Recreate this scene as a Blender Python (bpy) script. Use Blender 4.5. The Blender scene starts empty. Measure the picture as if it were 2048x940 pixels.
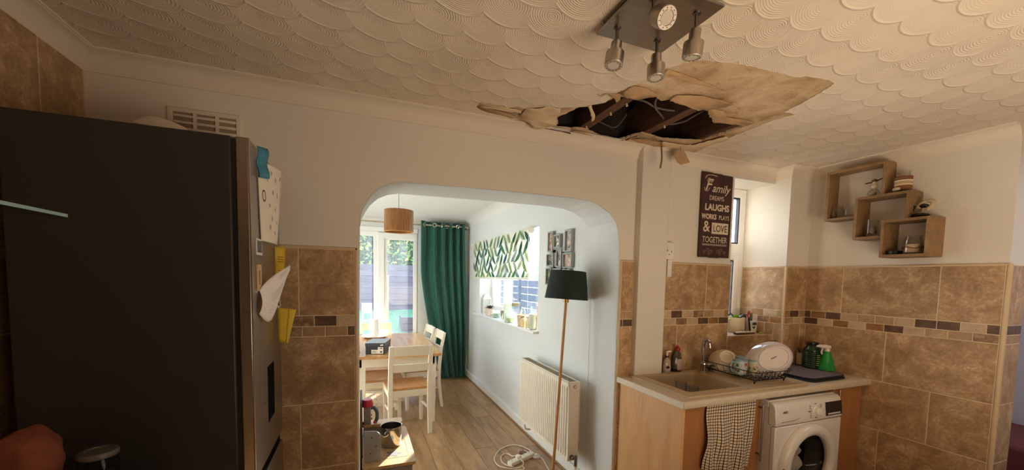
import bpy, bmesh, math, random
from mathutils import Vector, Matrix, noise
from mathutils.geometry import tessellate_polygon

random.seed(7)
S = bpy.context.scene
COL = S.collection
R = math.radians

# ------------------------------------------------------------------ camera
yaw, pitch, roll = R(21.299), R(-3.692), R(1.160)
fw = Vector((math.sin(yaw)*math.cos(pitch), math.cos(yaw)*math.cos(pitch), math.sin(pitch)))
rt = Vector((math.cos(yaw), -math.sin(yaw), 0))
up = rt.cross(fw)
rt2 = rt*math.cos(roll) + up*math.sin(roll)
up2 = up*math.cos(roll) - rt*math.sin(roll)
cd = bpy.data.cameras.new('camera')
cam = bpy.data.objects.new('camera', cd); COL.objects.link(cam)
mx = Matrix((rt2, up2, -fw)).transposed().to_4x4()
mx.translation = (0, 0, 1.542)
cam.matrix_world = mx
cd.sensor_fit = 'HORIZONTAL'; cd.sensor_width = 36
cd.lens = 36*780.5/2048
cd.shift_y = (606.58-470)/2048
cd.clip_start = .02; cd.clip_end = 200
S.camera = cam

# ------------------------------------------------------------------ light and exposure
S.view_settings.view_transform = 'Standard'
S.view_settings.look = 'None'
S.view_settings.gamma = 1
S.view_settings.use_curve_mapping = False
S.view_settings.exposure = 0.6
try:
    S.cycles.use_denoising = True
    S.cycles.max_bounces = 10; S.cycles.diffuse_bounces = 6; S.cycles.transparent_max_bounces = 16
    S.cycles.sample_clamp_indirect = 6
    S.cycles.caustics_reflective = False; S.cycles.caustics_refractive = False
except Exception:
    pass

W = bpy.data.worlds.new('world'); S.world = W
W.use_nodes = True
nt = W.node_tree; nt.nodes.clear()
geo = nt.nodes.new('ShaderNodeNewGeometry'); sx = nt.nodes.new('ShaderNodeSeparateXYZ')
ramp = nt.nodes.new('ShaderNodeValToRGB'); bg = nt.nodes.new('ShaderNodeBackground'); wo = nt.nodes.new('ShaderNodeOutputWorld')
nt.links.new(geo.outputs['Incoming'], sx.inputs[0])
neg = nt.nodes.new('ShaderNodeMath'); neg.operation = 'MULTIPLY'; neg.inputs[1].default_value = -1
nt.links.new(sx.outputs['Z'], neg.inputs[0]); nt.links.new(neg.outputs[0], ramp.inputs[0])
ramp.color_ramp.elements[0].position = 0.0; ramp.color_ramp.elements[0].color = (.95, .97, 1, 1)
ramp.color_ramp.elements[1].position = .9; ramp.color_ramp.elements[1].color = (.45, .62, 1, 1)
nt.links.new(ramp.outputs[0], bg.inputs[0]); bg.inputs[1].default_value = SKY = 8.6
nt.links.new(bg.outputs[0], wo.inputs[0])

def light(name, kind, loc, energy, color, direction=None, **kw):
    d = bpy.data.lights.new(name, kind); d.energy = energy; d.color = color
    for k, v in kw.items(): setattr(d, k, v)
    o = bpy.data.objects.new(name, d); COL.objects.link(o); o.location = loc
    if direction is not None:
        o.rotation_euler = Vector(direction).to_track_quat('-Z', 'Y').to_euler()
    return o

el = R(16.5); az = R(30.5)
sd = Vector((-math.sin(az)*math.cos(el), -math.cos(az)*math.cos(el), -math.sin(el)))
light('sun', 'SUN', (6, 12, 6), 33.0, (1, .90, .74), sd, angle=R(.6))
# warm uplight added behind the camera to brighten the kitchen; no lamp stands there
light('rear_fill_light', 'AREA', (1.5, -.6, .95), 33, (1, .80, .59), (0.12, .35, 1), shape='RECTANGLE', size=1.8, size_y=1.4)
# added fill for the dining room; its unseen left wall has no window
light('left_fill_light', 'AREA', (-1.36, 4.15, 1.45), 26, (.92, .97, 1), (1, 0, .12), shape='RECTANGLE', size=1.5, size_y=2.6)
light('hall_light', 'AREA', (4.2, .2, 2.3), 9, (.82, .88, 1), (0, 0, -1), shape='RECTANGLE', size=.8, size_y=.8)  # unseen area light standing in for the hall's daylight
def portal(loc, direction, sx_, sy_):
    o = light('daylight_portal', 'AREA', loc, 1, (1, 1, 1), direction, shape='RECTANGLE', size=sx_, size_y=sy_)
    o.data.cycles.is_portal = True
portal((-.06, 6.2, 1.12), (0, -1, 0), 1.75, 2.1)
portal((1.9, 4.3, 1.53), (-1, 0, 0), 1.0, 1.95)
portal((2.76, 2.46, 1.72), (0, -1, 0), .45, 1.2)

# ------------------------------------------------------------------ node helpers
class NT:
    def __init__(s, name):
        s.m = bpy.data.materials.new(name); s.m.use_nodes = True
        s.t = s.m.node_tree; s.p = s.t.nodes['Principled BSDF']; s.out = s.t.nodes['Material Output']
    def n(s, kind, **kw):
        o = s.t.nodes.new('ShaderNode'+kind)
        for k, v in kw.items(): setattr(o, k, v)
        return o
    def link(s, a, b): s.t.links.new(a, b)
    def put(s, sock, v):
        if isinstance(v, (int, float)): sock.default_value = v
        elif isinstance(v, (tuple, list)): sock.default_value = tuple(v)+((1,) if len(v) == 3 and sock.type == 'RGBA' else ())
        else: s.link(v, sock)
    def math(s, op, a, b=0.0, c=None):
        o = s.n('Math', operation=op); s.put(o.inputs[0], a); s.put(o.inputs[1], b)
        if c is not None: s.put(o.inputs[2], c)
        return o.outputs[0]
    def mix(s, f, a, b, mode='MIX'):
        o = s.n('Mix', data_type='RGBA', blend_type=mode)
        s.put(o.inputs['Factor'], f); s.put(o.inputs[6], a); s.put(o.inputs[7], b)
        return o.outputs[2]
    def coord(s, scale=(1, 1, 1), rnd=False, kind='Object', rot=(0, 0, 0)):
        tc = s.n('TexCoord'); mp = s.n('Mapping'); s.link(tc.outputs[kind], mp.inputs[0])
        mp.inputs['Scale'].default_value = scale; mp.inputs['Rotation'].default_value = rot
        if rnd:
            oi = s.n('ObjectInfo')
            cx = s.n('CombineXYZ')
            r = s.math('MULTIPLY', oi.outputs['Random'], 37.0)
            for i in range(3): s.link(r, cx.inputs[i])
            s.link(cx.outputs[0], mp.inputs['Location'])
        return mp.outputs[0]
    def noise(s, vec, scale=5, detail=4, rough=.55, dist=0):
        o = s.n('TexNoise'); s.link(vec, o.inputs['Vector'])
        o.inputs['Scale'].default_value = scale; o.inputs['Detail'].default_value = detail
        o.inputs['Roughness'].default_value = rough; o.inputs['Distortion'].default_value = dist
        return o.outputs['Fac']
    def ramp(s, f, stops):
        o = s.n('ValToRGB'); s.put(o.inputs[0], f)
        e = o.color_ramp.elements
        while len(e) < len(stops): e.new(.5)
        for i, (p, c) in enumerate(stops):
            e[i].position = p; e[i].color = tuple(c)+((1,) if len(c) == 3 else ())
        return o.outputs[0]
    def bump(s, h, strength=.3, dist=.01):
        o = s.n('Bump'); o.inputs['Strength'].default_value = strength; o.inputs['Distance'].default_value = dist
        s.link(h, o.inputs['Height']); s.link(o.outputs[0], s.p.inputs['Normal'])
    def base(s, c): s.put(s.p.inputs['Base Color'], c)
    def rm(s, rough=None, metal=None, spec=None):
        if rough is not None: s.put(s.p.inputs['Roughness'], rough)
        if metal is not None: s.put(s.p.inputs['Metallic'], metal)
        if spec is not None: s.put(s.p.inputs['Specular IOR Level'], spec)

def srgb(r, g, b):
    f = lambda c: (c/255/12.92 if c/255 <= .04045 else ((c/255+.055)/1.055)**2.4)
    return (f(r), f(g), f(b))
def lerp(a, b, t): return tuple(x+(y-x)*t for x, y in zip(a, b))
def scale3(c, k): return tuple(min(1, x*k) for x in c)

_M = {}
def plain(name, c, rough=.5, metal=0, var=.12, nscale=8, bump=0, bscale=60, rnd=False, spec=.5, coat=0):
    if name in _M: return _M[name]
    n = NT(name); v = n.coord(rnd=rnd)
    f = n.noise(v, nscale, 5)
    n.base(n.ramp(f, [(.3, scale3(c, 1-var)), (.7, scale3(c, 1+var))])); n.rm(rough, metal, spec)
    if bump: n.bump(n.noise(v, bscale, 3), bump, .004)
    if coat: n.p.inputs['Coat Weight'].default_value = coat
    _M[name] = n.m; return n.m
def glassmat(name, tint=(1, 1, 1), gloss=.08, haze=0.0, hazecol=(.8, .85, 1)):
    if name in _M: return _M[name]
    n = NT(name); n.t.nodes.remove(n.p)
    tr = n.n('BsdfTransparent'); tr.inputs[0].default_value = (*tint, 1)
    gl = n.n('BsdfGlossy'); gl.inputs['Roughness'].default_value = .03
    fr = n.n('Fresnel'); fr.inputs[0].default_value = 1.45
    f = n.math('MINIMUM', n.math('MULTIPLY', fr.outputs[0], .35+gloss), .6)
    a = n.n('MixShader'); n.link(f, a.inputs[0]); n.link(tr.outputs[0], a.inputs[1]); n.link(gl.outputs[0], a.inputs[2])
    last = a
    if haze:
        d = n.n('BsdfDiffuse'); d.inputs[0].default_value = (*hazecol, 1)
        t2 = n.n('BsdfTranslucent'); t2.inputs[0].default_value = (*hazecol, 1)
        dt = n.n('MixShader'); dt.inputs[0].default_value = .5; n.link(d.outputs[0], dt.inputs[1]); n.link(t2.outputs[0], dt.inputs[2])
        v = n.coord((1, 1, .5)); hz = n.math('MULTIPLY', n.noise(v, 3, 4, .6, .8), haze*2)
        b = n.n('MixShader'); n.link(hz, b.inputs[0]); n.link(a.outputs[0], b.inputs[1]); n.link(dt.outputs[0], b.inputs[2]); last = b
    n.link(last.outputs[0], n.out.inputs[0])
    _M[name] = n.m; return n.m
def clearglass(name, tint=(1, 1, 1)):
    return glassmat(name, tint, -.12)
def wood(name, c1, c2, axis=1, rough=.45, scale=3.0, stretch=9, bump=.08, rnd=True):
    if name in _M: return _M[name]
    n = NT(name); sc = [stretch]*3; sc[axis] = 1
    v = n.coord(tuple(sc), rnd=rnd)
    f = n.noise(v, scale, 6, .6, .6); g = n.noise(v, scale*5, 3, .6)
    m = n.math('ADD', n.math('MULTIPLY', f, .75), n.math('MULTIPLY', g, .25))
    col = n.ramp(m, [(.33, c2), (.5, lerp(c1, c2, .4)), (.66, c1)])
    if rnd:
        oi = n.n('ObjectInfo'); k = n.math('ADD', n.math('MULTIPLY', oi.outputs['Random'], .3), .85)
        hs = n.n('HueSaturation'); n.link(k, hs.inputs['Value']); n.link(col, hs.inputs['Color']); col = hs.outputs[0]
    n.base(col); n.rm(rough)
    if bump: n.bump(m, bump, .003)
    _M[name] = n.m; return n.m

def stone(name, lo, mid, hi, vein, rough=.42, sc=7.5):
    n = NT(name); v = n.coord(rnd=True)
    f = n.noise(v, sc, 12, .74, .5)
    g = n.noise(n.coord((1, 1, 1.6), rnd=True), sc*1.3, 9, .68, 1.6)
    col = n.ramp(f, [(.36, lo), (.5, mid), (.66, hi)])
    ve = n.math('SUBTRACT', 1.0, n.math('MULTIPLY', n.math('ABSOLUTE', n.math('SUBTRACT', g, .5)), 34.0), )
    msk = n.math('MULTIPLY', n.math('MAXIMUM', ve, 0.0), n.math('MAXIMUM', n.math('MULTIPLY', n.math('SUBTRACT', f, .49), 9.0), 0.0))
    col = n.mix(n.math('MINIMUM', n.math('MULTIPLY', msk, .8), .75), col, vein)
    g2 = n.noise(v, sc*9, 6, .7)
    col = n.mix(.35, col, n.ramp(g2, [(.35, scale3(mid, .7)), (.65, hi)]))
    oi = n.n('ObjectInfo'); hs = n.n('HueSaturation')
    n.link(n.math('ADD', n.math('MULTIPLY', oi.outputs['Random'], .16), .92), hs.inputs['Value']); n.link(col, hs.inputs['Color'])
    n.base(hs.outputs[0]); n.rm(rough)
    n.bump(n.math('ADD', f, n.math('MULTIPLY', g2, .4)), .12, .004)
    return n.m

# ------------------------------------------------------------------ mesh helpers
class MB:
    def __init__(s): s.v = []; s.f = []
    def add(s, vs, fs):
        o = len(s.v); s.v += [Vector(p) for p in vs]; s.f += [tuple(i+o for i in q) for q in fs]; return s
    def box(s, x0, x1, y0, y1, z0, z1, M=None):
        vs = [Vector((x, y, z)) for x in (x0, x1) for y in (y0, y1) for z in (z0, z1)]
        if M: vs = [M @ v for v in vs]
        return s.add(vs, [(0, 1, 3, 2), (4, 6, 7, 5), (0, 4, 5, 1), (2, 3, 7, 6), (0, 2, 6, 4), (1, 5, 7, 3)])
    def bar(s, p, q, w, h, upv=(0, 0, 1)):
        p, q = Vector(p), Vector(q); d = (q-p).normalized(); a = d.cross(Vector(upv))
        if a.length < 1e-4: a = d.cross(Vector((0, 1, 0)))
        a.normalize(); b = a.cross(d).normalized()
        vs = [e + a*sa*w/2 + b*sb*h/2 for e in (p, q) for sa, sb in ((-1, -1), (1, -1), (1, 1), (-1, 1))]
        return s.add(vs, [(0, 1, 2, 3), (7, 6, 5, 4), (0, 4, 5, 1), (1, 5, 6, 2), (2, 6, 7, 3), (3, 7, 4, 0)])
    def tube(s, pts, r, n=8, closed=False, cap=True):
        pts = [Vector(p) for p in pts]; N = len(pts)
        rr = r if isinstance(r, (list, tuple)) else [r]*N
        t0 = (pts[1]-pts[0]).normalized()
        a = t0.orthogonal().normalized(); o = len(s.v)
        for i, p in enumerate(pts):
            if closed: t = (pts[(i+1) % N]-pts[i-1]).normalized()
            else: t = (pts[min(i+1, N-1)]-pts[max(i-1, 0)]).normalized()
            a = (a-t*a.dot(t)).normalized(); b = t.cross(a)
            for k in range(n):
                th = 2*math.pi*k/n
                s.v.append(p+(a*math.cos(th)+b*math.sin(th))*rr[i])
        for i in range(N if closed else N-1):
            j = (i+1) % N
            for k in range(n):
                s.f.append((o+i*n+k, o+i*n+(k+1) % n, o+j*n+(k+1) % n, o+j*n+k))
        if cap and not closed:
            s.f.append(tuple(o+k for k in reversed(range(n)))); s.f.append(tuple(o+(N-1)*n+k for k in range(n)))
        return s
    def cyl(s, p, q, r0, r1=None, n=16): return s.tube([p, q], [r0, r0 if r1 is None else r1], n)
    def lathe(s, c, prof, n=24, M=None, sy=1.0, fr=None, cap=True):
        c = Vector(c); o = len(s.v); P = len(prof)
        for (r, z) in prof:
            for k in range(n):
                th = 2*math.pi*k/n; q = 1 if fr is None else fr(th, z)
                p = Vector((r*q*math.cos(th), r*q*sy*math.sin(th), z))
                if M: p = M @ p
                s.v.append(c+p)
        for i in range(P-1):
            for k in range(n):
                s.f.append((o+i*n+k, o+i*n+(k+1) % n, o+(i+1)*n+(k+1) % n, o+(i+1)*n+k))
        if prof[0] == prof[-1]: cap = False
        if cap and prof[0][0] > 1e-5: s.f.append(tuple(o+k for k in reversed(range(n))))
        if cap and prof[-1][0] > 1e-5: s.f.append(tuple(o+(P-1)*n+k for k in range(n)))
        return s
    def ell(s, c, rx, ry, rz, n=16, m=9, M=None, jit=0):
        prof = []
        c = Vector(c); o = len(s.v)
        for i in range(m+1):
            ph = -math.pi/2+math.pi*i/m
            for k in range(n):
                th = 2*math.pi*k/n
                p = Vector((rx*math.cos(ph)*math.cos(th), ry*math.cos(ph)*math.sin(th), rz*math.sin(ph)))
                if jit: p *= 1+jit*noise.noise(p*(2.2/max(rx, ry, rz))+c*9)
                if M: p = M @ p
                s.v.append(c+p)
        for i in range(m):
            for k in range(n): s.f.append((o+i*n+k, o+i*n+(k+1) % n, o+(i+1)*n+(k+1) % n, o+(i+1)*n+k))
        return s
    def grid(s, fn, nu, nv):
        o = len(s.v)
        for j in range(nv+1):
            for i in range(nu+1): s.v.append(Vector(fn(i/nu, j/nv)))
        w = nu+1
        for j in range(nv):
            for i in range(nu): s.f.append((o+j*w+i, o+j*w+i+1, o+(j+1)*w+i+1, o+(j+1)*w+i))
        return s
    def slab(s, outer, holes, d0, d1, mp):
        loops = [outer]+list(holes)
        tri = tessellate_polygon([[Vector((u, v, 0)) for u, v in L] for L in loops])
        flat = [p for L in loops for p in L]; o = len(s.v); n = len(flat)
        s.v += [Vector(mp(u, v, d0)) for u, v in flat]+[Vector(mp(u, v, d1)) for u, v in flat]
        for t in tri:
            a, b, c = t; s.f.append((o+a, o+b, o+c)); s.f.append((o+n+c, o+n+b, o+n+a))
        k = 0
        for L in loops:
            m = len(L)
            for i in range(m):
                j = (i+1) % m; s.f.append((o+k+i, o+k+j, o+n+k+j, o+n+k+i))
            k += m
        return s

XZ = lambda u, v, d: (u, d, v)      # a wall that faces -y
YZ = lambda u, v, d: (d, u, v)      # a wall that faces x
XY = lambda u, v, d: (u, v, d)

ORG = {}
def mkmesh(name, vs, fs, smooth=35):
    me = bpy.data.meshes.new(name); me.from_pydata([tuple(v) for v in vs], [], fs); me.validate()
    bm = bmesh.new(); bm.from_mesh(me); bmesh.ops.recalc_face_normals(bm, faces=bm.faces[:]); bm.to_mesh(me); bm.free()
    if smooth:
        me.polygons.foreach_set('use_smooth', [True]*len(me.polygons))
        me.set_sharp_from_angle(angle=R(smooth))
    return me
def meta(o, label=None, cat=None, group=None, kind=None):
    if label: o['label'] = label
    if cat: o['category'] = cat
    if group: o['group'] = group
    if kind: o['kind'] = kind
    return o
def build(name, mb, mat, parent=None, label=None, cat=None, group=None, kind=None, bevel=0, solid=0, smooth=35, seg=2):
    vs = mb.v
    if parent is not None: org = ORG[parent.name]
    else:
        xs = [v.x for v in vs]; ys = [v.y for v in vs]; zs = [v.z for v in vs]
        org = Vector(((min(xs)+max(xs))/2, (min(ys)+max(ys))/2, min(zs)))
    me = mkmesh(name, [v-org for v in vs], mb.f, smooth)
    o = bpy.data.objects.new(name, me); COL.objects.link(o)
    me.materials.append(mat)
    if parent is not None: o.parent = parent
    else: o.location = org
    ORG[o.name] = org
    if solid:
        m = o.modifiers.new('solid', 'SOLIDIFY'); m.thickness = solid; m.offset = 0
    if bevel:
        m = o.modifiers.new('bevel', 'BEVEL'); m.width = bevel; m.segments = seg; m.limit_method = 'ANGLE'; m.angle_limit = R(40)
    return meta(o, label, cat, group, kind)
def thing(name, label, cat, loc, group=None, local=False, rz=0, kind=None):
    o = bpy.data.objects.new(name, None); COL.objects.link(o); o.location = loc; o.rotation_euler = (0, 0, rz)
    o.empty_display_size = .05
    ORG[o.name] = Vector((0, 0, 0)) if local else Vector(loc)
    return meta(o, label, cat, group, kind)
def copytree(o, loc, rz=None, label=None, parent=None):
    c = o.copy(); COL.objects.link(c)
    if parent is not None: c.parent = parent
    else:
        c.location = loc
        if rz is not None: c.rotation_euler = (0, 0, rz)
        if label: c['label'] = label
    for ch in list(o.children): copytree(ch, None, parent=c)
    return c
def text(body, size, align='CENTER', shear=0, xs=1, bold=0):
    cu = bpy.data.curves.new('txt', 'FONT'); cu.body = body; cu.size = size; cu.align_x = align; cu.shear = shear
    cu.offset = bold; cu.resolution_u = 3
    o = bpy.data.objects.new('txt', cu); COL.objects.link(o)
    bpy.context.view_layer.update()
    me = bpy.data.meshes.new_from_object(o.evaluated_get(bpy.context.evaluated_depsgraph_get()))
    mb = MB(); mb.add([(v.co.x*xs, v.co.y, 0) for v in me.vertices], [tuple(p.vertices) for p in me.polygons])
    bpy.data.objects.remove(o); bpy.data.curves.remove(cu); bpy.data.meshes.remove(me)
    return mb
def place(mb, fn):
    mb.v = [Vector(fn(v)) for v in mb.v]; return mb

# ------------------------------------------------------------------ materials of the shell
def paint(name, c, bump=.15, sc=40):
    n = NT(name); v = n.coord()
    f = n.noise(v, 1.3, 4); g = n.noise(v, sc, 4, .6)
    n.base(n.ramp(f, [(.3, scale3(c, .95)), (.7, c)])); n.rm(.6, 0, .3)
    n.bump(n.math('ADD', g, n.math('MULTIPLY', n.noise(v, 6, 3), .8)), bump, .006)
    return n.m
KPAINT = paint('kitchen_paint', srgb(226, 219, 206))
DPAINT = paint('dining_paint', srgb(222, 226, 225), .12)
COVE = paint('coving_paint', srgb(228, 215, 196), .08)
HPAINT = paint('hall_paint', srgb(205, 205, 225), .08)
GROUT = plain('tile_grout', srgb(222, 200, 164), .8, var=.08, nscale=20, bump=.2, bscale=300)
TRIMCREAM = plain('tile_edge_trim', srgb(208, 182, 145), .5, var=.05)
WHITE = plain('white_gloss', srgb(236, 236, 232), .3, var=.02)
UPVC = plain('white_upvc', srgb(240, 240, 238), .28, var=.015)
TRAV = stone('travertine_tile', srgb(128, 97, 64), srgb(170, 135, 96), srgb(208, 176, 134), srgb(242, 222, 188))
MOS = [stone('mosaic_cream', srgb(178, 150, 118), srgb(196, 169, 136), srgb(210, 186, 154), srgb(220, 200, 170), sc=14),
       stone('mosaic_tan', srgb(150, 118, 82), srgb(172, 139, 102), srgb(190, 160, 122), srgb(214, 190, 155), sc=14),
       stone('mosaic_dark', srgb(72, 50, 36), srgb(94, 68, 50), srgb(116, 88, 66), srgb(150, 120, 95), sc=14),
       stone('mosaic_gold', srgb(122, 80, 38), srgb(150, 106, 58), srgb(172, 132, 84), srgb(200, 165, 115), sc=14),
       stone('mosaic_veined', srgb(92, 62, 40), srgb(130, 96, 66), srgb(186, 156, 120), srgb(226, 205, 175), sc=26)]
BROWN = plain('old_timber', srgb(92, 58, 36), .85, var=.35, nscale=14, bump=.3, bscale=50)
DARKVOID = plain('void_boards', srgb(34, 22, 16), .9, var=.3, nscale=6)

def artex():
    """swirled fan plaster: overlapping scallops of concentric comb ridges"""
    n = NT('artex_ceiling')
    tc = n.n('TexCoord'); sp = n.n('SeparateXYZ')
    # a little hand wobble
    nz = n.n('TexNoise'); nz.inputs['Scale'].default_value = 3.0; n.link(tc.outputs['Object'], nz.inputs['Vector'])
    wob = n.n('VectorMath', operation='MULTIPLY_ADD'); n.link(nz.outputs['Color'], wob.inputs[0]); wob.inputs[1].default_value = (.03, .03, 0); n.link(tc.outputs['Object'], wob.inputs[2])
    n.link(wob.outputs[0], sp.inputs[0]); x, y = sp.outputs[0], sp.outputs[1]
    h, w, r = .124, .160, .113
    x = n.math('ADD', x, n.math('MULTIPLY', y, -.35))
    def row(j):
        dv = n.math('SUBTRACT', y, n.math('MULTIPLY', j, h))
        off = n.math('MULTIPLY', n.math('ABSOLUTE', n.math('SUBTRACT', n.math('MULTIPLY', n.math('FRACT', n.math('MULTIPLY', j, .5)), 2.0), 0.0)), .5)
        u = n.math('ADD', n.math('DIVIDE', x, w), off)
        du = n.math('MULTIPLY', n.math('SUBTRACT', n.math('FRACT', u), .5), w)
        return n.math('SQRT', n.math('ADD', n.math('MULTIPLY', du, du), n.math('MULTIPLY', dv, dv)))
    j0 = n.math('CEIL', n.math('DIVIDE', n.math('SUBTRACT', y, r), h))
    d0 = row(j0); d1 = row(n.math('ADD', j0, 1.0))
    ins = n.math('LESS_THAN', d0, r)
    d = n.math('ADD', n.math('MULTIPLY', d0, ins), n.math('MULTIPLY', d1, n.math('SUBTRACT', 1.0, ins)))
    comb = n.math('SINE', n.math('MULTIPLY', d, 2*math.pi/.0085))
    fade = n.math('MINIMUM', n.math('MAXIMUM', n.math('MULTIPLY', n.math('SUBTRACT', n.noise(tc.outputs['Object'], 1.6, 3), .40), 7.0), .06), 1.0)
    left = n.math('MINIMUM', n.math('MAXIMUM', n.math('SUBTRACT', 1.0, n.math('MULTIPLY', n.math('SUBTRACT', x, .25), 1.2)), .12), 1.0)
    lip = n.math('MAXIMUM', n.math('SUBTRACT', 1.0, n.math('MULTIPLY', n.math('ABSOLUTE', n.math('SUBTRACT', d, r-.006)), 110.0)), 0.0)
    tilt = n.math('MULTIPLY', d, n.math('ADD', 7.0, n.math('MULTIPLY', left, 11.0)))
    hgt = n.math('ADD', n.math('ADD', n.math('MULTIPLY', n.math('MULTIPLY', comb, fade), n.math('MULTIPLY', left, .20)), n.math('MULTIPLY', lip, n.math('ADD', .35, n.math('MULTIPLY', left, 1.0)))), tilt)
    hgt = n.math('ADD', hgt, n.math('MULTIPLY', n.noise(tc.outputs['Object'], 30, 4), .2))
    n.bump(hgt, .7, .006)
    f = n.noise(tc.outputs['Object'], 1.1, 4)
    n.base(n.ramp(f, [(.35, srgb(219, 203, 181)), (.65, srgb(229, 215, 196))])); n.rm(.65, 0, .25)
    return n.m
ARTEX = artex()

# ------------------------------------------------------------------ kitchen shell
DD, WW, LW, CZ = 2.114, 3.221, -1.025, 2.40
st = dict(kind='structure')
arch = [(-.012, 0), (-.006, 1.2), (-.002, 1.57), (-.001, 1.737), (0, 1.817), (.007, 1.856), (.022, 1.89), (.052, 1.943), (.097, 1.987), (.151, 2.014), (.214, 2.027), (.43, 2.030), (.796, 2.036),
        (1.211, 2.036), (1.324, 2.029), (1.394, 2.011), (1.467, 1.972), (1.524, 1.916), (1.548, 1.857), (1.557, 1.756), (1.561, 1.674), (1.563, 1.2), (1.563, 0)]
WIN = [(2.545, 1.145), (2.975, 1.145), (2.975, 2.302), (2.545, 2.302)]
outer = [(-1.4, 0)]+arch+[(5.2, 0), (5.2, 2.72), (-1.4, 2.72)]
wall_far = build('wall_far', MB().slab(outer, [WIN], DD, 2.434, XZ), KPAINT, smooth=0, **st)
wall_left = build('wall_left', MB().box(LW-.2, LW, -2.6, DD, 0, 2.72), KPAINT, smooth=0, **st)
wall_right = build('wall_right', MB().box(WW, WW+.18, .986, DD, 0, 2.72), KPAINT, smooth=0, **st)
wall_nib = build('wall_nib', MB().box(2.975, WW, 1.994, DD, 0, 2.72), KPAINT, smooth=0, **st)
wall_back = build('wall_back', MB().box(LW-.2, 5.4, -2.8, -2.6, 0, 2.72), plain('rear_wall', srgb(96, 74, 56), .5), smooth=0, **st)
wall_hall = build('wall_hall', MB().box(5.2, 5.4, -2.6, DD, 0, 2.72), HPAINT, smooth=0, **st)
trim_1 = build('trim_1', MB().box(1.676, 1.902, 2.06, DD, .91, CZ), KPAINT, bevel=.004, **st)     # boxed-in pipe
trim_1['label'] = 'painted pipe boxing running up the wall beside the sink'
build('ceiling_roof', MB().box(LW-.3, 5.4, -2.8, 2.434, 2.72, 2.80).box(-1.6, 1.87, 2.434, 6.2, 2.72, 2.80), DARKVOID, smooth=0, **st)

# floor slab, and the laid planks of the dining side
PLANK = wood('oak_laminate', srgb(178, 142, 100), srgb(126, 92, 58), axis=1, rough=.32, scale=2.2, stretch=7, bump=.05)
floor = build('floor', MB().box(LW-.3, 5.4, -2.8, 6.2, -.12, -.008), plain('plank_gap', srgb(70, 50, 34), .8), smooth=0, **st)
pc = {}
def plank(x0, x1, y0, y1):
    k = (round(x1-x0, 3), round(y1-y0, 3))
    if k not in pc:
        m = MB(); w, l, c = k[0]/2-.0012, k[1]/2-.0012, .0025
        m.add([(-w, -l, -.008), (w, -l, -.008), (w, l, -.008), (-w, l, -.008), (-w, -l, -c*.6), (w, -l, -c*.6), (w, l, -c*.6), (-w, l, -c*.6), (-w+c, -l+c, 0), (w-c, -l+c, 0), (w-c, l-c, 0), (-w+c, l-c, 0)],
              [(0, 3, 2, 1), (0, 1, 5, 4), (1, 2, 6, 5), (2, 3, 7, 6), (3, 0, 4, 7), (4, 5, 9, 8), (5, 6, 10, 9), (6, 7, 11, 10), (7, 4, 8, 11), (8, 9, 10, 11)])
        me = mkmesh('plank', m.v, m.f, 0); me.materials.append(PLANK); pc[k] = me
    o = bpy.data.objects.new('plank', pc[k]); COL.objects.link(o); o.parent = floor
    o.location = Vector(((x0+x1)/2, (y0+y1)/2, 0))-ORG['floor']
jo = {0: 3.425, 1: 3.97, 2: 3.30, 3: 4.30, 4: 3.62}
xs = [1.545-.0 , 1.352, 1.157, .962, .767, .572, .377, .182, -.013, -.208, -.403, -.598, -.793, -.988, -1.18]
for i in range(len(xs)-1):
    x1, x0 = xs[i], xs[i+1]
    j = {.377: 4.18, .572: 3.425, .767: 3.97, .962: 3.30, 1.157: 4.06}.get(round(x0, 3), 3.2+((i*.47) % 1.25))
    lo = 2.15 if x0 < -.02 else 1.0
    ys = [j-2.5, j-1.25, j, j+1.25, j+2.5]
    ys = [lo]+[y for y in ys if lo+.1 < y < 5.85]+[5.93]
    for a, b in zip(ys[:-1], ys[1:]): plank(x0, x1, a, b)

# coving: a concave quarter with two small lips, swept straight along a wall
def coving(name, p, q, inward, c=.07, e0=0, e1=0):
    p, q, nrm = Vector(p), Vector(q), Vector(inward)
    d = (q-p).normalized()
    prof = [(0, -c-.004), (.006, -c-.004), (.008, -c+.004)]
    for i in range(9):
        a = math.pi/2*i/8
        prof.append((c-.004-(c-.012)*math.cos(a), -(c-.004)+(c-.012)*math.sin(a)))
    prof += [(c-.002, -.006), (c+.004, -.006), (c+.004, .002), (0, .002)]
    m = MB(); n = len(prof); vs = []
    for k, (b, e) in enumerate(((p, e0), (q, e1))):
        for (u, z) in prof: vs.append(b+nrm*u+Vector((0, 0, z))+d*(u*e))
    m.add(vs, [(i, (i+1) % n, n+(i+1) % n, n+i) for i in range(n)]+[tuple(reversed(range(n))), tuple(range(n, 2*n))])
    return build(name, m, COVE, smooth=30, **st)
coving('trim_2', (LW, DD, CZ), (1.676, DD, CZ), (0, -1, 0), e0=1)
coving('trim_3', (1.902, DD, CZ), (2.968, DD, CZ), (0, -1, 0))
coving('trim_4', (2.975, DD, CZ), (2.975, 1.994, CZ), (-1, 0, 0), e1=1)
coving('trim_5', (2.975, 1.994, CZ), (WW, 1.994, CZ), (0, -1, 0), e0=-1, e1=-1)
coving('trim_6', (WW, 1.994, CZ), (WW, .986, CZ), (-1, 0, 0), e0=1)
coving('trim_7', (LW, -2.6, CZ), (LW, DD, CZ), (1, 0, 0), e1=-1)
coving('trim_8', (1.676, 2.06, CZ), (1.902, 2.06, CZ), (0, -1, 0), c=.012)

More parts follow.
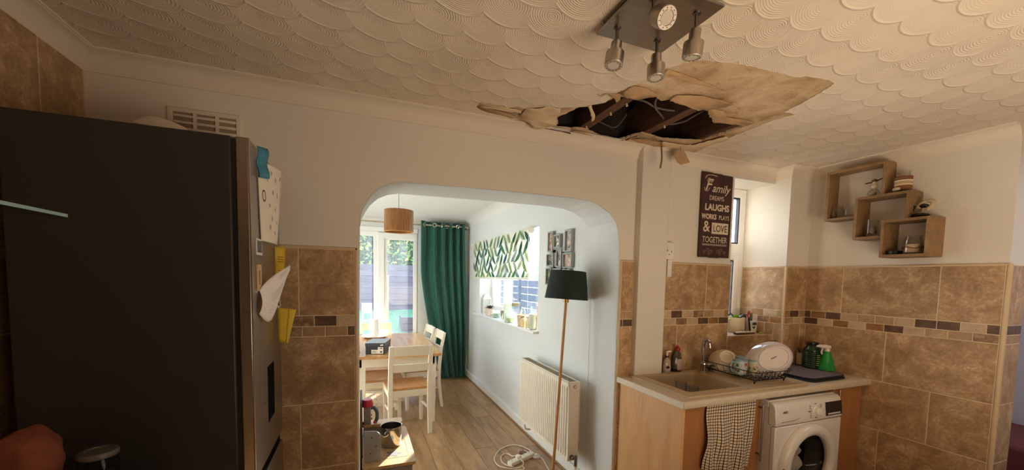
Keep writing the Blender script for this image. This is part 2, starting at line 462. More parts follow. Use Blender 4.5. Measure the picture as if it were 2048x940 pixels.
# ------------------------------------------------------------------ ceiling with the collapsed patch
PEEL = [(0.552, 1.959), (0.559, 1.905), (0.654, 1.908), (0.702, 1.911), (0.737, 1.871), (0.782, 1.885), (0.858, 1.826), (0.942, 1.801), (0.978, 1.777), (1.019, 1.752), (1.053, 1.73), (1.068, 1.706), (1.111, 1.656), (1.109, 1.605), (1.103, 1.551), (1.115, 1.523), (1.129, 1.469), (1.162, 1.32), (1.189, 1.246), (1.247, 1.203), (1.359, 1.173), (1.472, 1.158), (1.589, 1.151), (1.711, 1.143), (1.728, 1.123), (1.783, 1.116), (1.843, 1.107), (1.893, 1.116), (1.933, 1.193), (1.962, 1.285), (1.986, 1.391), (2.07, 1.385), (2.036, 1.5), (2.041, 1.608), (2.045, 1.719), (2.059, 1.836), (2.061, 1.953), (2.078, 2.046), (1.975, 2.045), (1.88, 2.048), (1.8, 2.062), (1.705, 2.067), (1.662, 2.081), (1.607, 2.101), (1.516, 2.088), (1.25, 2.100), (0.984, 2.100), (0.85, 2.070), (0.778, 2.059), (0.802, 2.012), (0.759, 2.018), (0.677, 2.013), (0.613, 1.998)]
HOLE = [(0.94, 2.065), (1.034, 2.003), (0.989, 1.928), (1.01, 1.835), (1.029, 1.768), (1.066, 1.744), (1.076, 1.719), (1.12, 1.669), (1.127, 1.614), (1.143, 1.594), (1.187, 1.575), (1.301, 1.524), (1.35, 1.549), (1.374, 1.522), (1.42, 1.516), (1.486, 1.514), (1.565, 1.525), (1.652, 1.547), (1.714, 1.597), (1.837, 1.596), (1.969, 1.61), (1.994, 1.585), (1.987, 1.624), (1.967, 1.77), (1.964, 1.878), (1.884, 1.905), (1.725, 1.951), (1.62, 1.932), (1.547, 1.927), (1.527, 1.969), (1.511, 2.032), (1.485, 2.071), (1.35, 2.063), (1.227, 2.015), (1.16, 2.02), (1.139, 2.042)]
def ragged(poly, step=.02, amp=.004, seed=1):
    random.seed(seed); out = []
    for i, p in enumerate(poly):
        q = poly[(i+1) % len(poly)]; p, q = Vector(p), Vector(q); L = (q-p).length; k = max(1, int(L/step))
        nrm = Vector((-(q-p).y, (q-p).x))/max(L, 1e-6)
        for a in range(k):
            t = a/k; out.append(tuple(p.lerp(q, t)+nrm*(random.uniform(-amp, amp) if a else 0)))
    return out
peel = ragged(PEEL, .018, .0035, 3); hole = ragged(HOLE, .014, .004, 4)
ceiling = build('ceiling', MB().slab([(LW-.1, -2.7), (5.3, -2.7), (5.3, DD+.05), (LW-.1, DD+.05)], [peel], CZ, CZ+.004, XY), ARTEX, smooth=0, **st)
n_ = NT('bare_plasterboard'); v_ = n_.coord()
f_ = n_.noise(v_, 5, 9, .65, .7); g_ = n_.noise(v_, 38, 6, .7)
c_ = n_.ramp(f_, [(.30, srgb(160, 128, 92)), (.46, srgb(196, 168, 132)), (.60, srgb(214, 190, 156)), (.72, srgb(224, 206, 176))])
c_ = n_.mix(n_.math('MULTIPLY', n_.math('GREATER_THAN', g_, .6), .35), c_, srgb(140, 104, 66))
n_.base(c_); n_.rm(.85, 0, .15); n_.bump(n_.math('ADD', f_, n_.math('MULTIPLY', g_, .5)), .35, .006)
BOARD = n_.m
TORN = plain('torn_paper', srgb(184, 150, 110), .85, var=.16, nscale=10, bump=.25, bscale=40)
TORNL = plain('torn_paper_pale', srgb(216, 192, 158), .85, var=.1, nscale=10, bump=.25, bscale=40)
build('plasterboard', MB().slab([(.3, .9), (2.5, .9), (2.5, DD), (.3, DD)], [hole, [(.748, 1.955), (.775, 1.936), (.80, 1.945), (.792, 1.985), (.772, 1.992)]], CZ+.005, CZ+.017, XY), BOARD, ceiling, smooth=0)
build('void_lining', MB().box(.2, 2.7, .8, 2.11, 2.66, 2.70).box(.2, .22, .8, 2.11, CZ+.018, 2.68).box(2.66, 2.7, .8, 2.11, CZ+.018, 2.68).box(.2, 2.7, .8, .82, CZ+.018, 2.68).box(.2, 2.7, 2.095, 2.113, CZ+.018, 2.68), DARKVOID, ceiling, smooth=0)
JO = wood('joist_timber', srgb(104, 68, 44), srgb(62, 38, 24), axis=1, rough=.8, scale=4, stretch=10, bump=.3)
for x in (.80, 1.187, 1.565, 1.945):
    build('joist', MB().box(x, x+.058, .83, 2.094, CZ+.018, 2.60), JO, ceiling, bevel=.003)
for x, y in ((1.21, 1.99), (1.225, 1.78), (1.235, 1.66), (1.60, 1.80)):
    build('plaster_nail', MB().cyl((x, y, CZ+.018), (x+.004, y, CZ+.004), .004, .006, 6), TORNL, ceiling)
# torn flaps of lining paper and board, a few made for patches of shade: attached edge at ceiling height, free edge curling down
def flap(poly, drop, hinge, mat, thick=.0016, jit=.004, name='torn_flap', seed=1):
    """poly in plan; the drop grows with the distance from the hinge line (two points)"""
    a, b = Vector(hinge[0]), Vector(hinge[1]); d = (b-a).normalized()
    P = ragged(poly, .016, .003, seed)
    mxd = max(abs((Vector(p)-a).x*d.y-(Vector(p)-a).y*d.x) for p in P)
    bm = bmesh.new(); bv = [bm.verts.new((u, v, 0)) for u, v in P]
    for t in tessellate_polygon([[Vector((u, v, 0)) for u, v in P]]):
        try: bm.faces.new([bv[i] for i in t])
        except ValueError: pass
    bmesh.ops.subdivide_edges(bm, edges=bm.edges[:], cuts=1)
    m = MB(); bm.verts.index_update()
    for v in bm.verts:
        q = Vector((v.co.x, v.co.y)); k = abs((q-a).x*d.y-(q-a).y*d.x)/max(mxd, 1e-5)
        z = CZ-.002-drop*k**1.4+jit*noise.noise(Vector((v.co.x*22, v.co.y*22, seed)))
        m.v.append(Vector((v.co.x, v.co.y, min(z, CZ-.0012))))
    m.f = [tuple(v.index for v in f.verts) for f in bm.faces]; bm.free()
    return build(name, m, mat, ceiling, solid=thick, smooth=50)
flap([(0.783, 1.931), (0.786, 1.875), (0.855, 1.82), (0.942, 1.797), (0.965, 1.85), (0.971, 1.894), (1.0, 1.95), (0.951, 2.0), (0.907, 2.03), (0.807, 1.981)], .03, ((.75, 1.93), (.95, 1.78)), TORNL, jit=.014, seed=2)
flap([(0.555, 1.926), (0.557, 1.899), (0.677, 1.899), (0.774, 1.909), (0.783, 1.931), (0.731, 1.938), (0.585, 1.934)], .006, ((.55, 1.895), (.78, 1.905)), TORNL, seed=3)
flap([(1.36, 1.5), (1.364, 1.461), (1.473, 1.411), (1.611, 1.416), (1.683, 1.429), (1.66, 1.453), (1.546, 1.51), (1.476, 1.502)], .022, ((1.364, 1.45), (1.69, 1.42)), TORN, seed=4)  # curled paper; the curl's shadow goes into the darker tan
flap([(1.601, 1.506), (1.696, 1.494), (1.783, 1.54), (1.933, 1.531), (1.976, 1.547), (1.95, 1.58), (1.831, 1.58), (1.737, 1.590), (1.655, 1.545)], .018, ((1.6, 1.495), (1.98, 1.54)), TORN, seed=5)
flap([(1.159, 1.323), (1.164, 1.301), (1.324, 1.314), (1.538, 1.345), (1.477, 1.342), (1.319, 1.334)], .016, ((1.16, 1.30), (1.54, 1.345)), TORN, jit=.001, seed=6)  # thin strip shaped as the shadow along a fold
flap([(1.111, 1.518), (1.127, 1.466), (1.184, 1.467), (1.272, 1.486), (1.289, 1.505), (1.208, 1.54), (1.152, 1.545)], .02, ((1.12, 1.46), (1.29, 1.485)), TORN, seed=7)  # piece standing in for a patch of shading
flap([(1.021, 1.596), (1.044, 1.601), (1.056, 1.577), (1.083, 1.569), (1.093, 1.56), (1.12, 1.552), (1.145, 1.59), (1.14, 1.612), (1.107, 1.591), (1.067, 1.58), (1.05, 1.606)], .014, ((1.02, 1.59), (1.14, 1.55)), TORN, seed=8, jit=.002)
flap([(1.055, 1.727), (1.065, 1.708), (1.084, 1.732), (1.127, 1.771), (1.139, 1.795), (1.137, 1.815), (1.097, 1.765)], .03, ((1.05, 1.72), (1.08, 1.705)), TORNL, seed=9, jit=.002)
flap([(1.511, 2.081), (1.517, 2.031), (1.538, 1.945), (1.549, 1.95), (1.717, 1.965), (1.945, 1.935), (1.956, 1.887), (1.985, 1.72), (2.049, 1.753), (2.044, 1.879), (2.051, 1.942), (2.071, 2.039), (1.969, 2.038), (1.794, 2.055), (1.656, 2.074)], .010, ((1.5, 2.09), (2.07, 2.05)), TORNL, seed=10, jit=.006)
flap([(0.55, 1.952), (0.575, 1.941), (0.733, 1.934), (0.797, 1.999), (0.759, 2.009), (0.673, 2.0), (0.611, 1.991)], .016, ((.55, 1.955), (.76, 2.015)), TORN, seed=11)
flap([(0.907, 2.052), (0.969, 2.05), (1.135, 2.04), (1.158, 2.07), (1.057, 2.09), (0.979, 2.085)], .012, ((.9, 2.09), (1.16, 2.09)), BROWN, seed=12)
flap([(1.13, 2.035), (1.159, 2.015), (1.345, 2.06), (1.476, 2.062), (1.501, 2.02), (1.51, 2.082), (1.318, 2.088), (1.165, 2.088)], .008, ((1.1, 2.09), (1.5, 2.09)), TORN, seed=13)
flap([(1.537, 1.93), (1.60, 1.925), (1.702, 1.94), (1.816, 2.03), (1.70, 2.055), (1.53, 2.03)], .022, ((1.53, 2.05), (1.82, 2.05)), TORN, seed=14)
o = build('hanging_strip', MB().grid(lambda u, v: (1.722+.012*u+.006*math.sin(v*3), 1.962+.003*math.sin(v*7), 2.402-.165*v), 2, 12), plain('brown_strip', srgb(128, 88, 54), .9), ceiling, solid=.0015)
tag_ = [(1.868, 2.361), (1.912, 2.372), (1.973, 2.304), (1.895, 2.279), (1.864, 2.294), (1.838, 2.333)]
build('hanging_flap', MB().slab(ragged(tag_, .012, .0015, 5), [], 1.969, 1.971, lambda u, v, d: (u, d+.02*(2.37-v), v)), TORN, ceiling, smooth=0)
build('hanging_fibre', MB().tube([(1.895, 1.985, CZ-.002), (1.892, 1.975, 2.385), (1.89, 1.969, 2.364)], .0015, 5), TORN, ceiling)
# cables slung in the void
CABLE = plain('grey_cable', srgb(92, 84, 74), .5, var=.05)
def smoothpts(pts, k=6):
    P = [Vector(p) for p in pts]; out = []
    for i in range(len(P)-1):
        p0, p1, p2, p3 = P[max(i-1, 0)], P[i], P[i+1], P[min(i+2, len(P)-1)]
        for a in range(k):
            t = a/k
            out.append(.5*((2*p1)+(p2-p0)*t+(2*p0-5*p1+4*p2-p3)*t*t+(3*p1-p0-3*p2+p3)*t**3))
    return out+[P[-1]]
c1 = build('slack_cable', MB().tube(smoothpts([(1.12, 1.9, 2.56), (1.30, 1.76, 2.50), (1.378, 1.703, 2.47), (1.46, 1.70, 2.45), (1.587, 1.682, 2.45), (1.646, 1.617, 2.46), (1.75, 1.50, 2.50)]), .005, 8), CABLE)
meta(c1, 'grey cable sagging across the joists in the ceiling hole, the straighter upper one', 'cable', 'cables in the ceiling hole')
c2 = build('slack_cable', MB().tube(smoothpts([(1.40, 1.50, 2.50), (1.393, 1.621, 2.46), (1.45, 1.70, 2.45), (1.544, 1.755, 2.44), (1.628, 1.802, 2.43), (1.70, 1.762, 2.44), (1.713, 1.707, 2.45), (1.78, 1.6, 2.5)]), .005, 8), CABLE)
meta(c2, 'grey cable looping down lowest in the ceiling hole', 'cable', 'cables in the ceiling hole')
c3 = build('slack_cable', MB().tube(smoothpts([(1.22, 1.95, 2.50), (1.27, 1.99, 2.47), (1.35, 2.0, 2.45), (1.42, 2.0, 2.45), (1.44, 1.93, 2.5)]), .005, 8), plain('dark_cable', srgb(70, 62, 56), .5))
meta(c3, 'dark cable drooping between the joists at the wall side of the ceiling hole', 'cable', 'cables in the ceiling hole')

# ------------------------------------------------------------------ tiles
tc_ = {}
def tilemesh(w, h, mat, c=.0016, t=.008):
    k = (round(w, 3), round(h, 3), mat.name)
    if k not in tc_:
        g = .0026 if w > .15 else .002; a, b = w/2-g, h/2-g; m = MB()
        m.add([(-a, 0, -b), (a, 0, -b), (a, 0, b), (-a, 0, b), (-a, -t+c, -b), (a, -t+c, -b), (a, -t+c, b), (-a, -t+c, b), (-a+c, -t, -b+c), (a-c, -t, -b+c), (a-c, -t, b-c), (-a+c, -t, b-c)],
              [(0, 1, 2, 3), (0, 4, 5, 1), (1, 5, 6, 2), (2, 6, 7, 3), (3, 7, 4, 0), (4, 8, 9, 5), (5, 9, 10, 6), (6, 10, 11, 7), (7, 11, 8, 4), (8, 11, 10, 9)])
        me = mkmesh('tile', m.v, m.f, 0); me.materials.append(mat); tc_[k] = me
    return tc_[k]
def tile(wall, facing, pos, a0, a1, z0, z1, mat=None, name='tile'):
    """facing: 'y' (front to -y), 'x' (front to -x), 'X' (front to +x); a = coordinate along the wall"""
    if a1-a0 < .012 or z1-z0 < .012: return
    o = bpy.data.objects.new(name, tilemesh(a1-a0, z1-z0, mat or TRAV)); COL.objects.link(o); o.parent = wall
    a = (a0+a1)/2; z = (z0+z1)/2
    p = Vector((a, pos, z)) if facing == 'y' else Vector((pos, a, z))
    o.location = p-ORG[wall.name]; o.rotation_euler = (0, 0, {'y': 0, 'x': -math.pi/2, 'X': math.pi/2}[facing])
def cuts(a0, a1, grid0, w):
    k = math.floor((a0-grid0)/w)+1; out = [a0]
    while grid0+k*w < a1-1e-4:
        if grid0+k*w > a0+1e-3: out.append(grid0+k*w)
        k += 1
    return out+[a1]
ROWS = [(1.343, 1.664), (1.2389, 1.29), (1.29, 1.343), (.9085, 1.2389), (.578, .9085), (.2475, .578), (0, .2475)]
ZT, ZB1, ZB2, ZB3, Z1, Z2, Z3 = 1.664, 1.3408, 1.2878, 1.2389, .9063, .5788, .251
def tiled(wall, facing, pos, a0, a1, ga, gb, m1, m2, s1, s2, zmin=0, rows=True, grout_t=.009):
    """ga, gb: a joint of the odd and even courses; m1, m2: first joints of the mosaic courses; s1, s2: their stones"""
    f = -1 if facing != 'X' else 1
    b = MB()
    if facing == 'y': b.box(a0, a1, pos-grout_t, pos+.001, zmin, ZT)
    else: b.box(min(pos, pos+f*grout_t), max(pos, pos+f*grout_t), a0, a1, zmin, ZT)
    build('grout', b, GROUT, wall, smooth=0)
    q = pos+f*.003
    lay = [(ZB1, ZT, ga), (Z1, ZB3, gb), (Z2, Z1, ga), (Z3, Z2, gb), (0, Z3, ga)]
    for z0, z1, g in lay:
        if z1 <= zmin+.01: continue
        c = cuts(a0, a1, g, .5)
        for x0, x1 in zip(c[:-1], c[1:]): tile(wall, facing, q, x0, x1, max(z0, zmin), z1)
    for (z0, z1, g, s) in ((ZB2, ZB1, m1, s1), (ZB3, ZB2, m2, s2)):
        if z0 < zmin: continue
        c = cuts(a0, a1, g, .1)
        for i, (x0, x1) in enumerate(zip(c[:-1], c[1:])):
            k = s[i % len(s)] if facing != 'x' else s[(len(c)-2-i) % len(s)]
            tile(wall, facing, q, x0, x1, z0, z1, MOS[k], 'mosaic_tile')
# left of the arch
tiled(wall_far, 'y', DD, LW, -.024, -.272, -.022, -.208, -.26, [0, 1, 2, 4, 1, 3, 0, 1, 4, 2], [1, 2, 0, 1, 3, 2, 0, 4, 1, 1, 2])
# between arch and boxing, between boxing and window, below the window
tiled(wall_far, 'y', DD, 1.580, 1.676, 1.40, 1.9, 1.625, 1.60, [1, 1], [2, 2])
tiled(wall_far, 'y', DD, 1.902, 2.545, 2.312, 2.061, 2.001, 1.948, [0, 2, 0, 4, 1, 0, 3], [3, 0, 4, 0, 2, 3, 2], zmin=.6)
G2 = build('grout', MB().box(2.545, 2.975, DD-.009, DD+.001, .6, 1.143), GROUT, wall_far, smooth=0)
for a, b in ((2.545, 2.86), (2.86, 2.968)): tile(wall_far, 'y', DD-.003, a, b, Z1, 1.138)
tile(wall_far, 'y', DD-.003, 2.545, 2.968, .6, Z1)
# window reveal and nib
RV = 2.975
build('grout', MB().box(RV-.009, RV, 2.00, 2.345, 1.145, ZT).box(RV-.009, RV, 2.00, DD, .6, 1.146), GROUT, wall_nib, smooth=0)
tile(wall_nib, 'x', RV-.003, 2.0, 2.345, ZB1, ZT)
for a0, a1, k in ((2.243, 2.345, 1), (2.142, 2.243, 3), (2.037, 2.142, 0), (2.0, 2.037, 1)): tile(wall_nib, 'x', RV-.003, a0, a1, ZB2, ZB1, MOS[k], 'mosaic_tile')
for a0, a1, k in ((2.28, 2.345, 2), (2.191, 2.28, 0), (2.092, 2.191, 4), (2.0, 2.092, 3)): tile(wall_nib, 'x', RV-.003, a0, a1, ZB3, ZB2, MOS[k], 'mosaic_tile')
tile(wall_nib, 'x', RV-.003, 2.126, 2.345, 1.146, ZB3); tile(wall_nib, 'x', RV-.003, 2.056, 2.126, 1.146, ZB3); tile(wall_nib, 'x', RV-.003, 2.0, 2.056, .92, ZB3)
tile(wall_nib, 'x', RV-.003, 2.056, DD-.006, .92, 1.143)
tiled(wall_nib, 'y', 1.994, RV, WW-.008, 2.72, 2.66, 3.036, 3.082, [3, 2, 1], [1, 1, 0], zmin=.6)
# right wall and its return
tiled(wall_right, 'x', WW, .992, 1.994, 1.744, 1.477, 1.942, 1.991, [2, 3, 2, 0, 1, 1, 0, 2, 2, 0], [1, 2, 0, 3, 0, 3, 2, 0, 1, 1, 4])
tiled(wall_right, 'y', .986, WW, WW+.178, 3.3, 3.9, 3.33, 3.28, [2, 2], [1, 1])
# left wall, tiled to the coving
build('grout', MB().box(LW, LW+.009, -2.55, DD, .3, 2.33), GROUT, wall_left, smooth=0)
for i, z0 in enumerate((.35, .68, 1.01, 1.34, 1.67, 2.0)):
    c = cuts(-2.5, DD-.008, 1.87 if i % 2 else 1.62, .5)
    for a, b in zip(c[:-1], c[1:]): tile(wall_left, 'X', LW+.003, a, b, z0, z0+.33)
# plastic edge trims
e = MB().box(LW+.01, -.012, DD-.012, DD, ZT, ZT+.012).box(-.024, -.012, DD-.012, DD, 0, ZT+.012)
build('trim_9', e, TRIMCREAM, bevel=.003, **st)
e = MB().box(1.572, 1.676, DD-.012, DD, ZT, ZT+.009).box(1.569, 1.580, DD-.012, DD, .91, ZT+.009)
build('trim_10', e, TRIMCREAM, bevel=.003, **st)
e = MB().box(1.902, 2.548, DD-.012, DD, ZT, ZT+.009)
build('trim_11', e, TRIMCREAM, bevel=.003, **st)
e = MB().box(RV-.012, RV+.004, 1.981, 1.997, .92, ZT+.008).box(RV, WW, 1.982, 1.994, ZT, ZT+.008).box(RV-.011, RV, 2.0, 2.345, ZT, ZT+.008)
build('trim_12', e, TRIMCREAM, bevel=.003, **st)
e = MB().box(WW-.012, WW, .98, 1.994, ZT, ZT+.009).cyl((WW-.002, .982, 0), (WW-.002, .982, ZT+.008), .011, n=12)
build('trim_13', e, TRIMCREAM, **st)

# ------------------------------------------------------------------ kitchen window
GLASS = glassmat('window_glass', (.97, .99, 1), .12)
w1 = build('window_1', MB().slab([(2.545, 1.145), (2.974, 1.145), (2.974, 2.302), (2.545, 2.302)], [[(2.60, 1.215), (2.915, 1.215), (2.915, 1.78), (2.60, 1.78)], [(2.60, 1.86), (2.915, 1.86), (2.915, 2.235), (2.60, 2.235)]], 2.35, 2.41, XZ), UPVC, bevel=.006, **st)
w1['label'] = 'white framed kitchen window above the sink'
build('sash', MB().slab([(2.602, 1.217), (2.913, 1.217), (2.913, 1.778), (2.602, 1.778)], [[(2.655, 1.27), (2.86, 1.27), (2.86, 1.725), (2.655, 1.725)]], 2.335, 2.40, XZ), UPVC, w1, bevel=.01)
GASKET = plain('black_gasket', srgb(40, 42, 46), .5)
build('gasket', MB().slab([(2.60, 1.86), (2.915, 1.86), (2.915, 2.235), (2.60, 2.235)], [[(2.612, 1.872), (2.903, 1.872), (2.903, 2.223), (2.612, 2.223)]], 2.36, 2.385, XZ).slab([(2.655, 1.27), (2.86, 1.27), (2.86, 1.725), (2.655, 1.725)], [[(2.664, 1.279), (2.851, 1.279), (2.851, 1.716), (2.664, 1.716)]], 2.345, 2.375, XZ), GASKET, w1)
build('pane', MB().box(2.61, 2.905, 2.372, 2.376, 1.87, 2.225), GLASS, w1); build('pane', MB().box(2.662, 2.853, 2.36, 2.364, 1.277, 1.718), GLASS, w1)
build('window_sill', MB().box(2.547, 2.966, 2.10, 2.35, 1.139, 1.146), TRIMCREAM, w1, bevel=.003)

# ------------------------------------------------------------------ dining room shell
DX, DF = 1.561, 5.93
wall_dr = build('wall_dining_right', MB().slab([(2.434, 0), (6.2, 0), (6.2, 2.72), (2.434, 2.72)], [[(3.335, 1.04), (5.26, 1.04), (5.26, 2.03), (3.335, 2.03)]], DX, 1.87, YZ), DPAINT, smooth=0, **st)
wall_df = build('wall_dining_far', MB().slab([(-1.6, 0), (-.95, 0), (-.95, 2.215), (.80, 2.215), (.80, 0), (DX, 0), (DX, 2.72), (-1.6, 2.72)], [], DF, 6.2, XZ), DPAINT, smooth=0, **st)
wall_dl = build('wall_dining_left', MB().box(-1.6, -1.4, 2.434, 6.2, 0, 2.72), DPAINT, smooth=0, **st)
def cove_room(u, v): return (u, v)
# dining ceiling, rounded softly into the walls
m = MB().box(-1.6, 1.87, 2.434, 6.2, 2.40, 2.72)
prof = [(0, 0), (0, -.09), (.012, -.055), (.035, -.025), (.07, -.008), (.12, 0)]
n = len(prof)
for (p, q, nr) in (((DX, 2.434), (DX, DF), (-1, 0)), ((-1.4, DF), (DX, DF), (0, -1))):
    vs = [(b[0]+nr[0]*u, b[1]+nr[1]*u, 2.401+z) for b in (p, q) for u, z in prof]
    m.add(vs, [(i, (i+1) % n, n+(i+1) % n, n+i) for i in range(n)])
n_ = NT('dining_ceiling_paint'); v_ = n_.coord()
n_.base(srgb(226, 226, 220)); n_.rm(.7, 0, .2); n_.bump(n_.noise(v_, 9, 6, .7), .25, .01)
build('ceiling_dining', m, n_.m, smooth=40, **st)
# the plaster face and soffit of the arch on the dining side is white; a thin skin on the jamb
skin = arch[:]
m = MB()
cx, cz = .78, 1.3
for i in range(len(skin)-1):
    (x0, z0), (x1, z1) = skin[i], skin[i+1]
    k = .0012
    def inn(x, z):
        d = Vector((cx-x, cz-z)).normalized(); return x+d.x*k, z+d.y*k
    a, b = inn(x0, z0), inn(x1, z1)
    m.add([(a[0], DD+.004, a[1]), (b[0], DD+.004, b[1]), (b[0], 2.432, b[1]), (a[0], 2.432, a[1])], [(0, 1, 2, 3)])
build('trim_14', m, DPAINT, smooth=50, **st)['label'] = 'white painted lining of the archway'
b = build('baseboard_right', MB().box(1.535, DX, 2.44, DF, 0, .095), WHITE, bevel=.004, **st)
build('quadrant', MB().box(1.522, 1.535, 2.44, DF, 0, .018), plain('oak_bead', srgb(150, 112, 74), .5), b, bevel=.005)

# patio doors
pw = build('window_2', MB().slab([(-.95, .02), (.80, .02), (.80, 2.215), (-.95, 2.215)], [[(-.88, .09), (-.80+.98, .09), (.18, 2.10), (-.88, 2.10)], [(.37, .09), (.745, .09), (.745, 2.06), (.37, 2.06)]], 5.95, 6.02, XZ), UPVC, bevel=.008, **st)
pw['label'] = 'white patio doors beyond the dining table'
build('door_frame', MB().slab([(.235, .06), (.79, .06), (.79, 2.155), (.235, 2.155)], [[(.325, .15), (.735, .15), (.735, 2.075), (.325, 2.075)]], 5.925, 5.955, XZ), UPVC, pw, bevel=.006)
DGLASS = glassmat('patio_glass', (.93, .97, 1), .22, .03, (.72, .80, 1))
build('pane', MB().box(-.88, .18, 5.985, 5.99, .09, 2.10), DGLASS, pw); build('pane', MB().box(.325, .745, 5.955, 5.96, .12, 2.08), DGLASS, pw)
build('threshold', MB().box(-.95, .80, 5.93, 6.05, 0, .02), UPVC, pw)
build('head_rail', MB().box(-.95, .80, 5.915, 5.94, 2.17, 2.235), UPVC, pw, bevel=.006)

# side window of the dining room
dw = build('window_3', MB().slab([(3.335, 1.045), (5.26, 1.045), (5.26, 2.03), (3.335, 2.03)], [[(3.40, 1.10), (4.60, 1.10), (4.60, 1.98), (3.40, 1.98)], [(4.68, 1.10), (5.20, 1.10), (5.20, 1.98), (4.68, 1.98)]], 1.74, 1.80, YZ), UPVC, bevel=.006, **st)
dw['label'] = 'white framed side window of the dining room'
build('sash', MB().slab([(4.685, 1.105), (5.195, 1.105), (5.195, 1.975), (4.685, 1.975)], [[(4.745, 1.165), (5.135, 1.165), (5.135, 1.915), (4.745, 1.915)]], 1.725, 1.79, YZ), UPVC, dw, bevel=.008)
build('pane', MB().box(1.765, 1.77, 3.40, 4.60, 1.10, 1.98), GLASS, dw); build('pane', MB().box(1.755, 1.76, 4.745, 5.135, 1.165, 1.915), GLASS, dw)
build('window_sill', MB().box(1.505, 1.74, 3.30, 5.40, 1.022, 1.046), WHITE, dw, bevel=.006)

# ------------------------------------------------------------------ outdoors
GR = plain('lawn', srgb(58, 92, 54), .95, var=.35, nscale=3, bump=.5, bscale=80)
def lawn(u, v):
    y = (6.25, 6.9, 7.6, 8.4, 9.2, 10.6, 18)[round(v*6)]; z = (-.14, .34, .46, .58, .70, .78, .80)[round(v*6)]
    return (-9+12.1*u, y, z+.012*math.sin(u*40+v*7))
build('garden_lawn', MB().grid(lawn, 40, 6), GR, label='green lawn sloping up beyond the patio doors', cat='lawn', kind='stuff', solid=.03)
build('garden_path', MB().box(1.9, 14, 1.0, 6.19, -.30, -.18), plain('path_concrete', srgb(150, 146, 140), .9, bump=.3), kind='structure', smooth=0)
FBOARD = wood('fence_board', srgb(74, 64, 66), srgb(44, 38, 42), axis=0, rough=.85, scale=3, stretch=9, bump=.2)
FBLUE = wood('grey_fence_board', srgb(112, 116, 126), srgb(80, 84, 96), axis=1, rough=.85, scale=3, stretch=9, bump=.2)
f = thing('garden_fence', 'dark boarded garden fence along the back of the lawn', 'fence', (0, 9.6, .70))
random.seed(3)
for i in range(8):
    z = .70+i*.138
    build('board', MB().box(-4, 2.1, 9.6+random.uniform(-.006, .006), 9.625, z, z+.13), FBOARD, f)
for x in (-3.2, -1.4, .35, 2.0): build('post', MB().box(x, x+.09, 9.54, 9.598, .62, 1.84), FBOARD, f)
f = thing('side_fence', 'weathered grey boarded fence outside the side window', 'fence', (3.3, 5, -.18))
for i in range(13):
    z = -.14+i*.15
    build('board', MB().box(3.3+random.uniform(-.006, .006), 3.325, 2.6, 15.0, z, z+.142), FBLUE, f)
for y in (2.62, 4.4, 6.2, 8.0, 9.8, 11.6, 13.4): build('post', MB().box(3.27, 3.34, y, y+.08, -.18, 1.9), FBLUE, f)
# hedge above the fence
def leafcloud(count, boxr, size, seed):
    random.seed(seed); m = MB(); x0, x1, y0, y1, z0, z1 = boxr
    for _ in range(count):
        c = Vector((random.uniform(x0, x1), random.uniform(y0, y1), random.uniform(z0, z1)))
        a = Vector((random.gauss(0, 1), random.gauss(0, 1), random.gauss(0, 1))).normalized(); b = a.orthogonal().normalized()
        l = size*random.uniform(.6, 1.3); w = l*.45
        m.add([c-a*l, c+b*w, c+a*l, c-b*w], [(0, 1, 2, 3)])
    return m
n_ = NT('hedge_leaf'); oi = n_.n('NewGeometry')
col = n_.ramp(oi.outputs['Random Per Island'], [(.1, srgb(44, 76, 34)), (.5, srgb(92, 130, 52)), (.9, srgb(176, 184, 80))])
n_.base(col); n_.rm(.5); n_.p.inputs['Transmission Weight'].default_value = 0
tl = n_.n('BsdfTranslucent'); n_.link(col, tl.inputs[0]); mxs = n_.n('MixShader'); mxs.inputs[0].default_value = .45
n_.link(n_.p.outputs[0], mxs.inputs[1]); n_.link(tl.outputs[0], mxs.inputs[2]); n_.link(mxs.outputs[0], n_.out.inputs[0])
LEAF = n_.m
h = thing('garden_hedge', 'tall leafy green hedge showing above the garden fence', 'hedge', (-1, 10.1, .6))
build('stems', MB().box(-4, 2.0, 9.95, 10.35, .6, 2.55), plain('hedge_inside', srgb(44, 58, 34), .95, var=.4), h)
build('leaves', leafcloud(15000, (-4.1, 2.15, 9.70, 10.45, 1.45, 2.85), .065, 5), LEAF, h, kind='stuff', smooth=0)
# a few things on the lawn seen through the doors
p = thing('planter_box', 'dark timber planter box on the lawn near the doors', 'planter', (.95, 7.85, .42))
DW = wood('planter_board', srgb(70, 56, 58), srgb(46, 38, 42), axis=0, rough=.8)
for i in range(3): build('board', MB().box(.73, 1.6, 7.6, 7.625, .40+i*.12, .512+i*.12), DW, p)
build('side', MB().box(.73, .755, 7.626, 8.1, .40, .75), DW, p); build('side', MB().box(1.575, 1.6, 7.626, 8.1, .40, .75), DW, p)
build('soil', MB().box(.756, 1.574, 7.627, 8.1, .42, .71), plain('soil', srgb(70, 55, 45), .95), p)
t = build('garden_post', MB().box(.478, .562, 8.6, 8.68, .55, 1.545), wood('orange_post', srgb(206, 120, 70), srgb(160, 86, 46), axis=2), label='orange timber post standing on the lawn', cat='post', bevel=.006)  # orange of the sunlit wood is put into its colour
c = thing('garden_chair', 'pale plastic garden chair on the lawn left of the door post', 'chair', (.11, 7.5, .42))
PC = plain('pale_plastic', srgb(206, 222, 214), .4)
build('backrest', MB().grid(lambda u, v: (.03+.17*u, 7.62+.03*v-.02*math.sin(math.pi*u), .84+.19*v), 8, 4), PC, c, solid=.015)
build('seat', MB().box(.03, .20, 7.42, 7.62, .70, .73), plain('shaded_plastic', srgb(120, 178, 140), .4), c, bevel=.01)  # green shade below the backrest, put into the seat colour
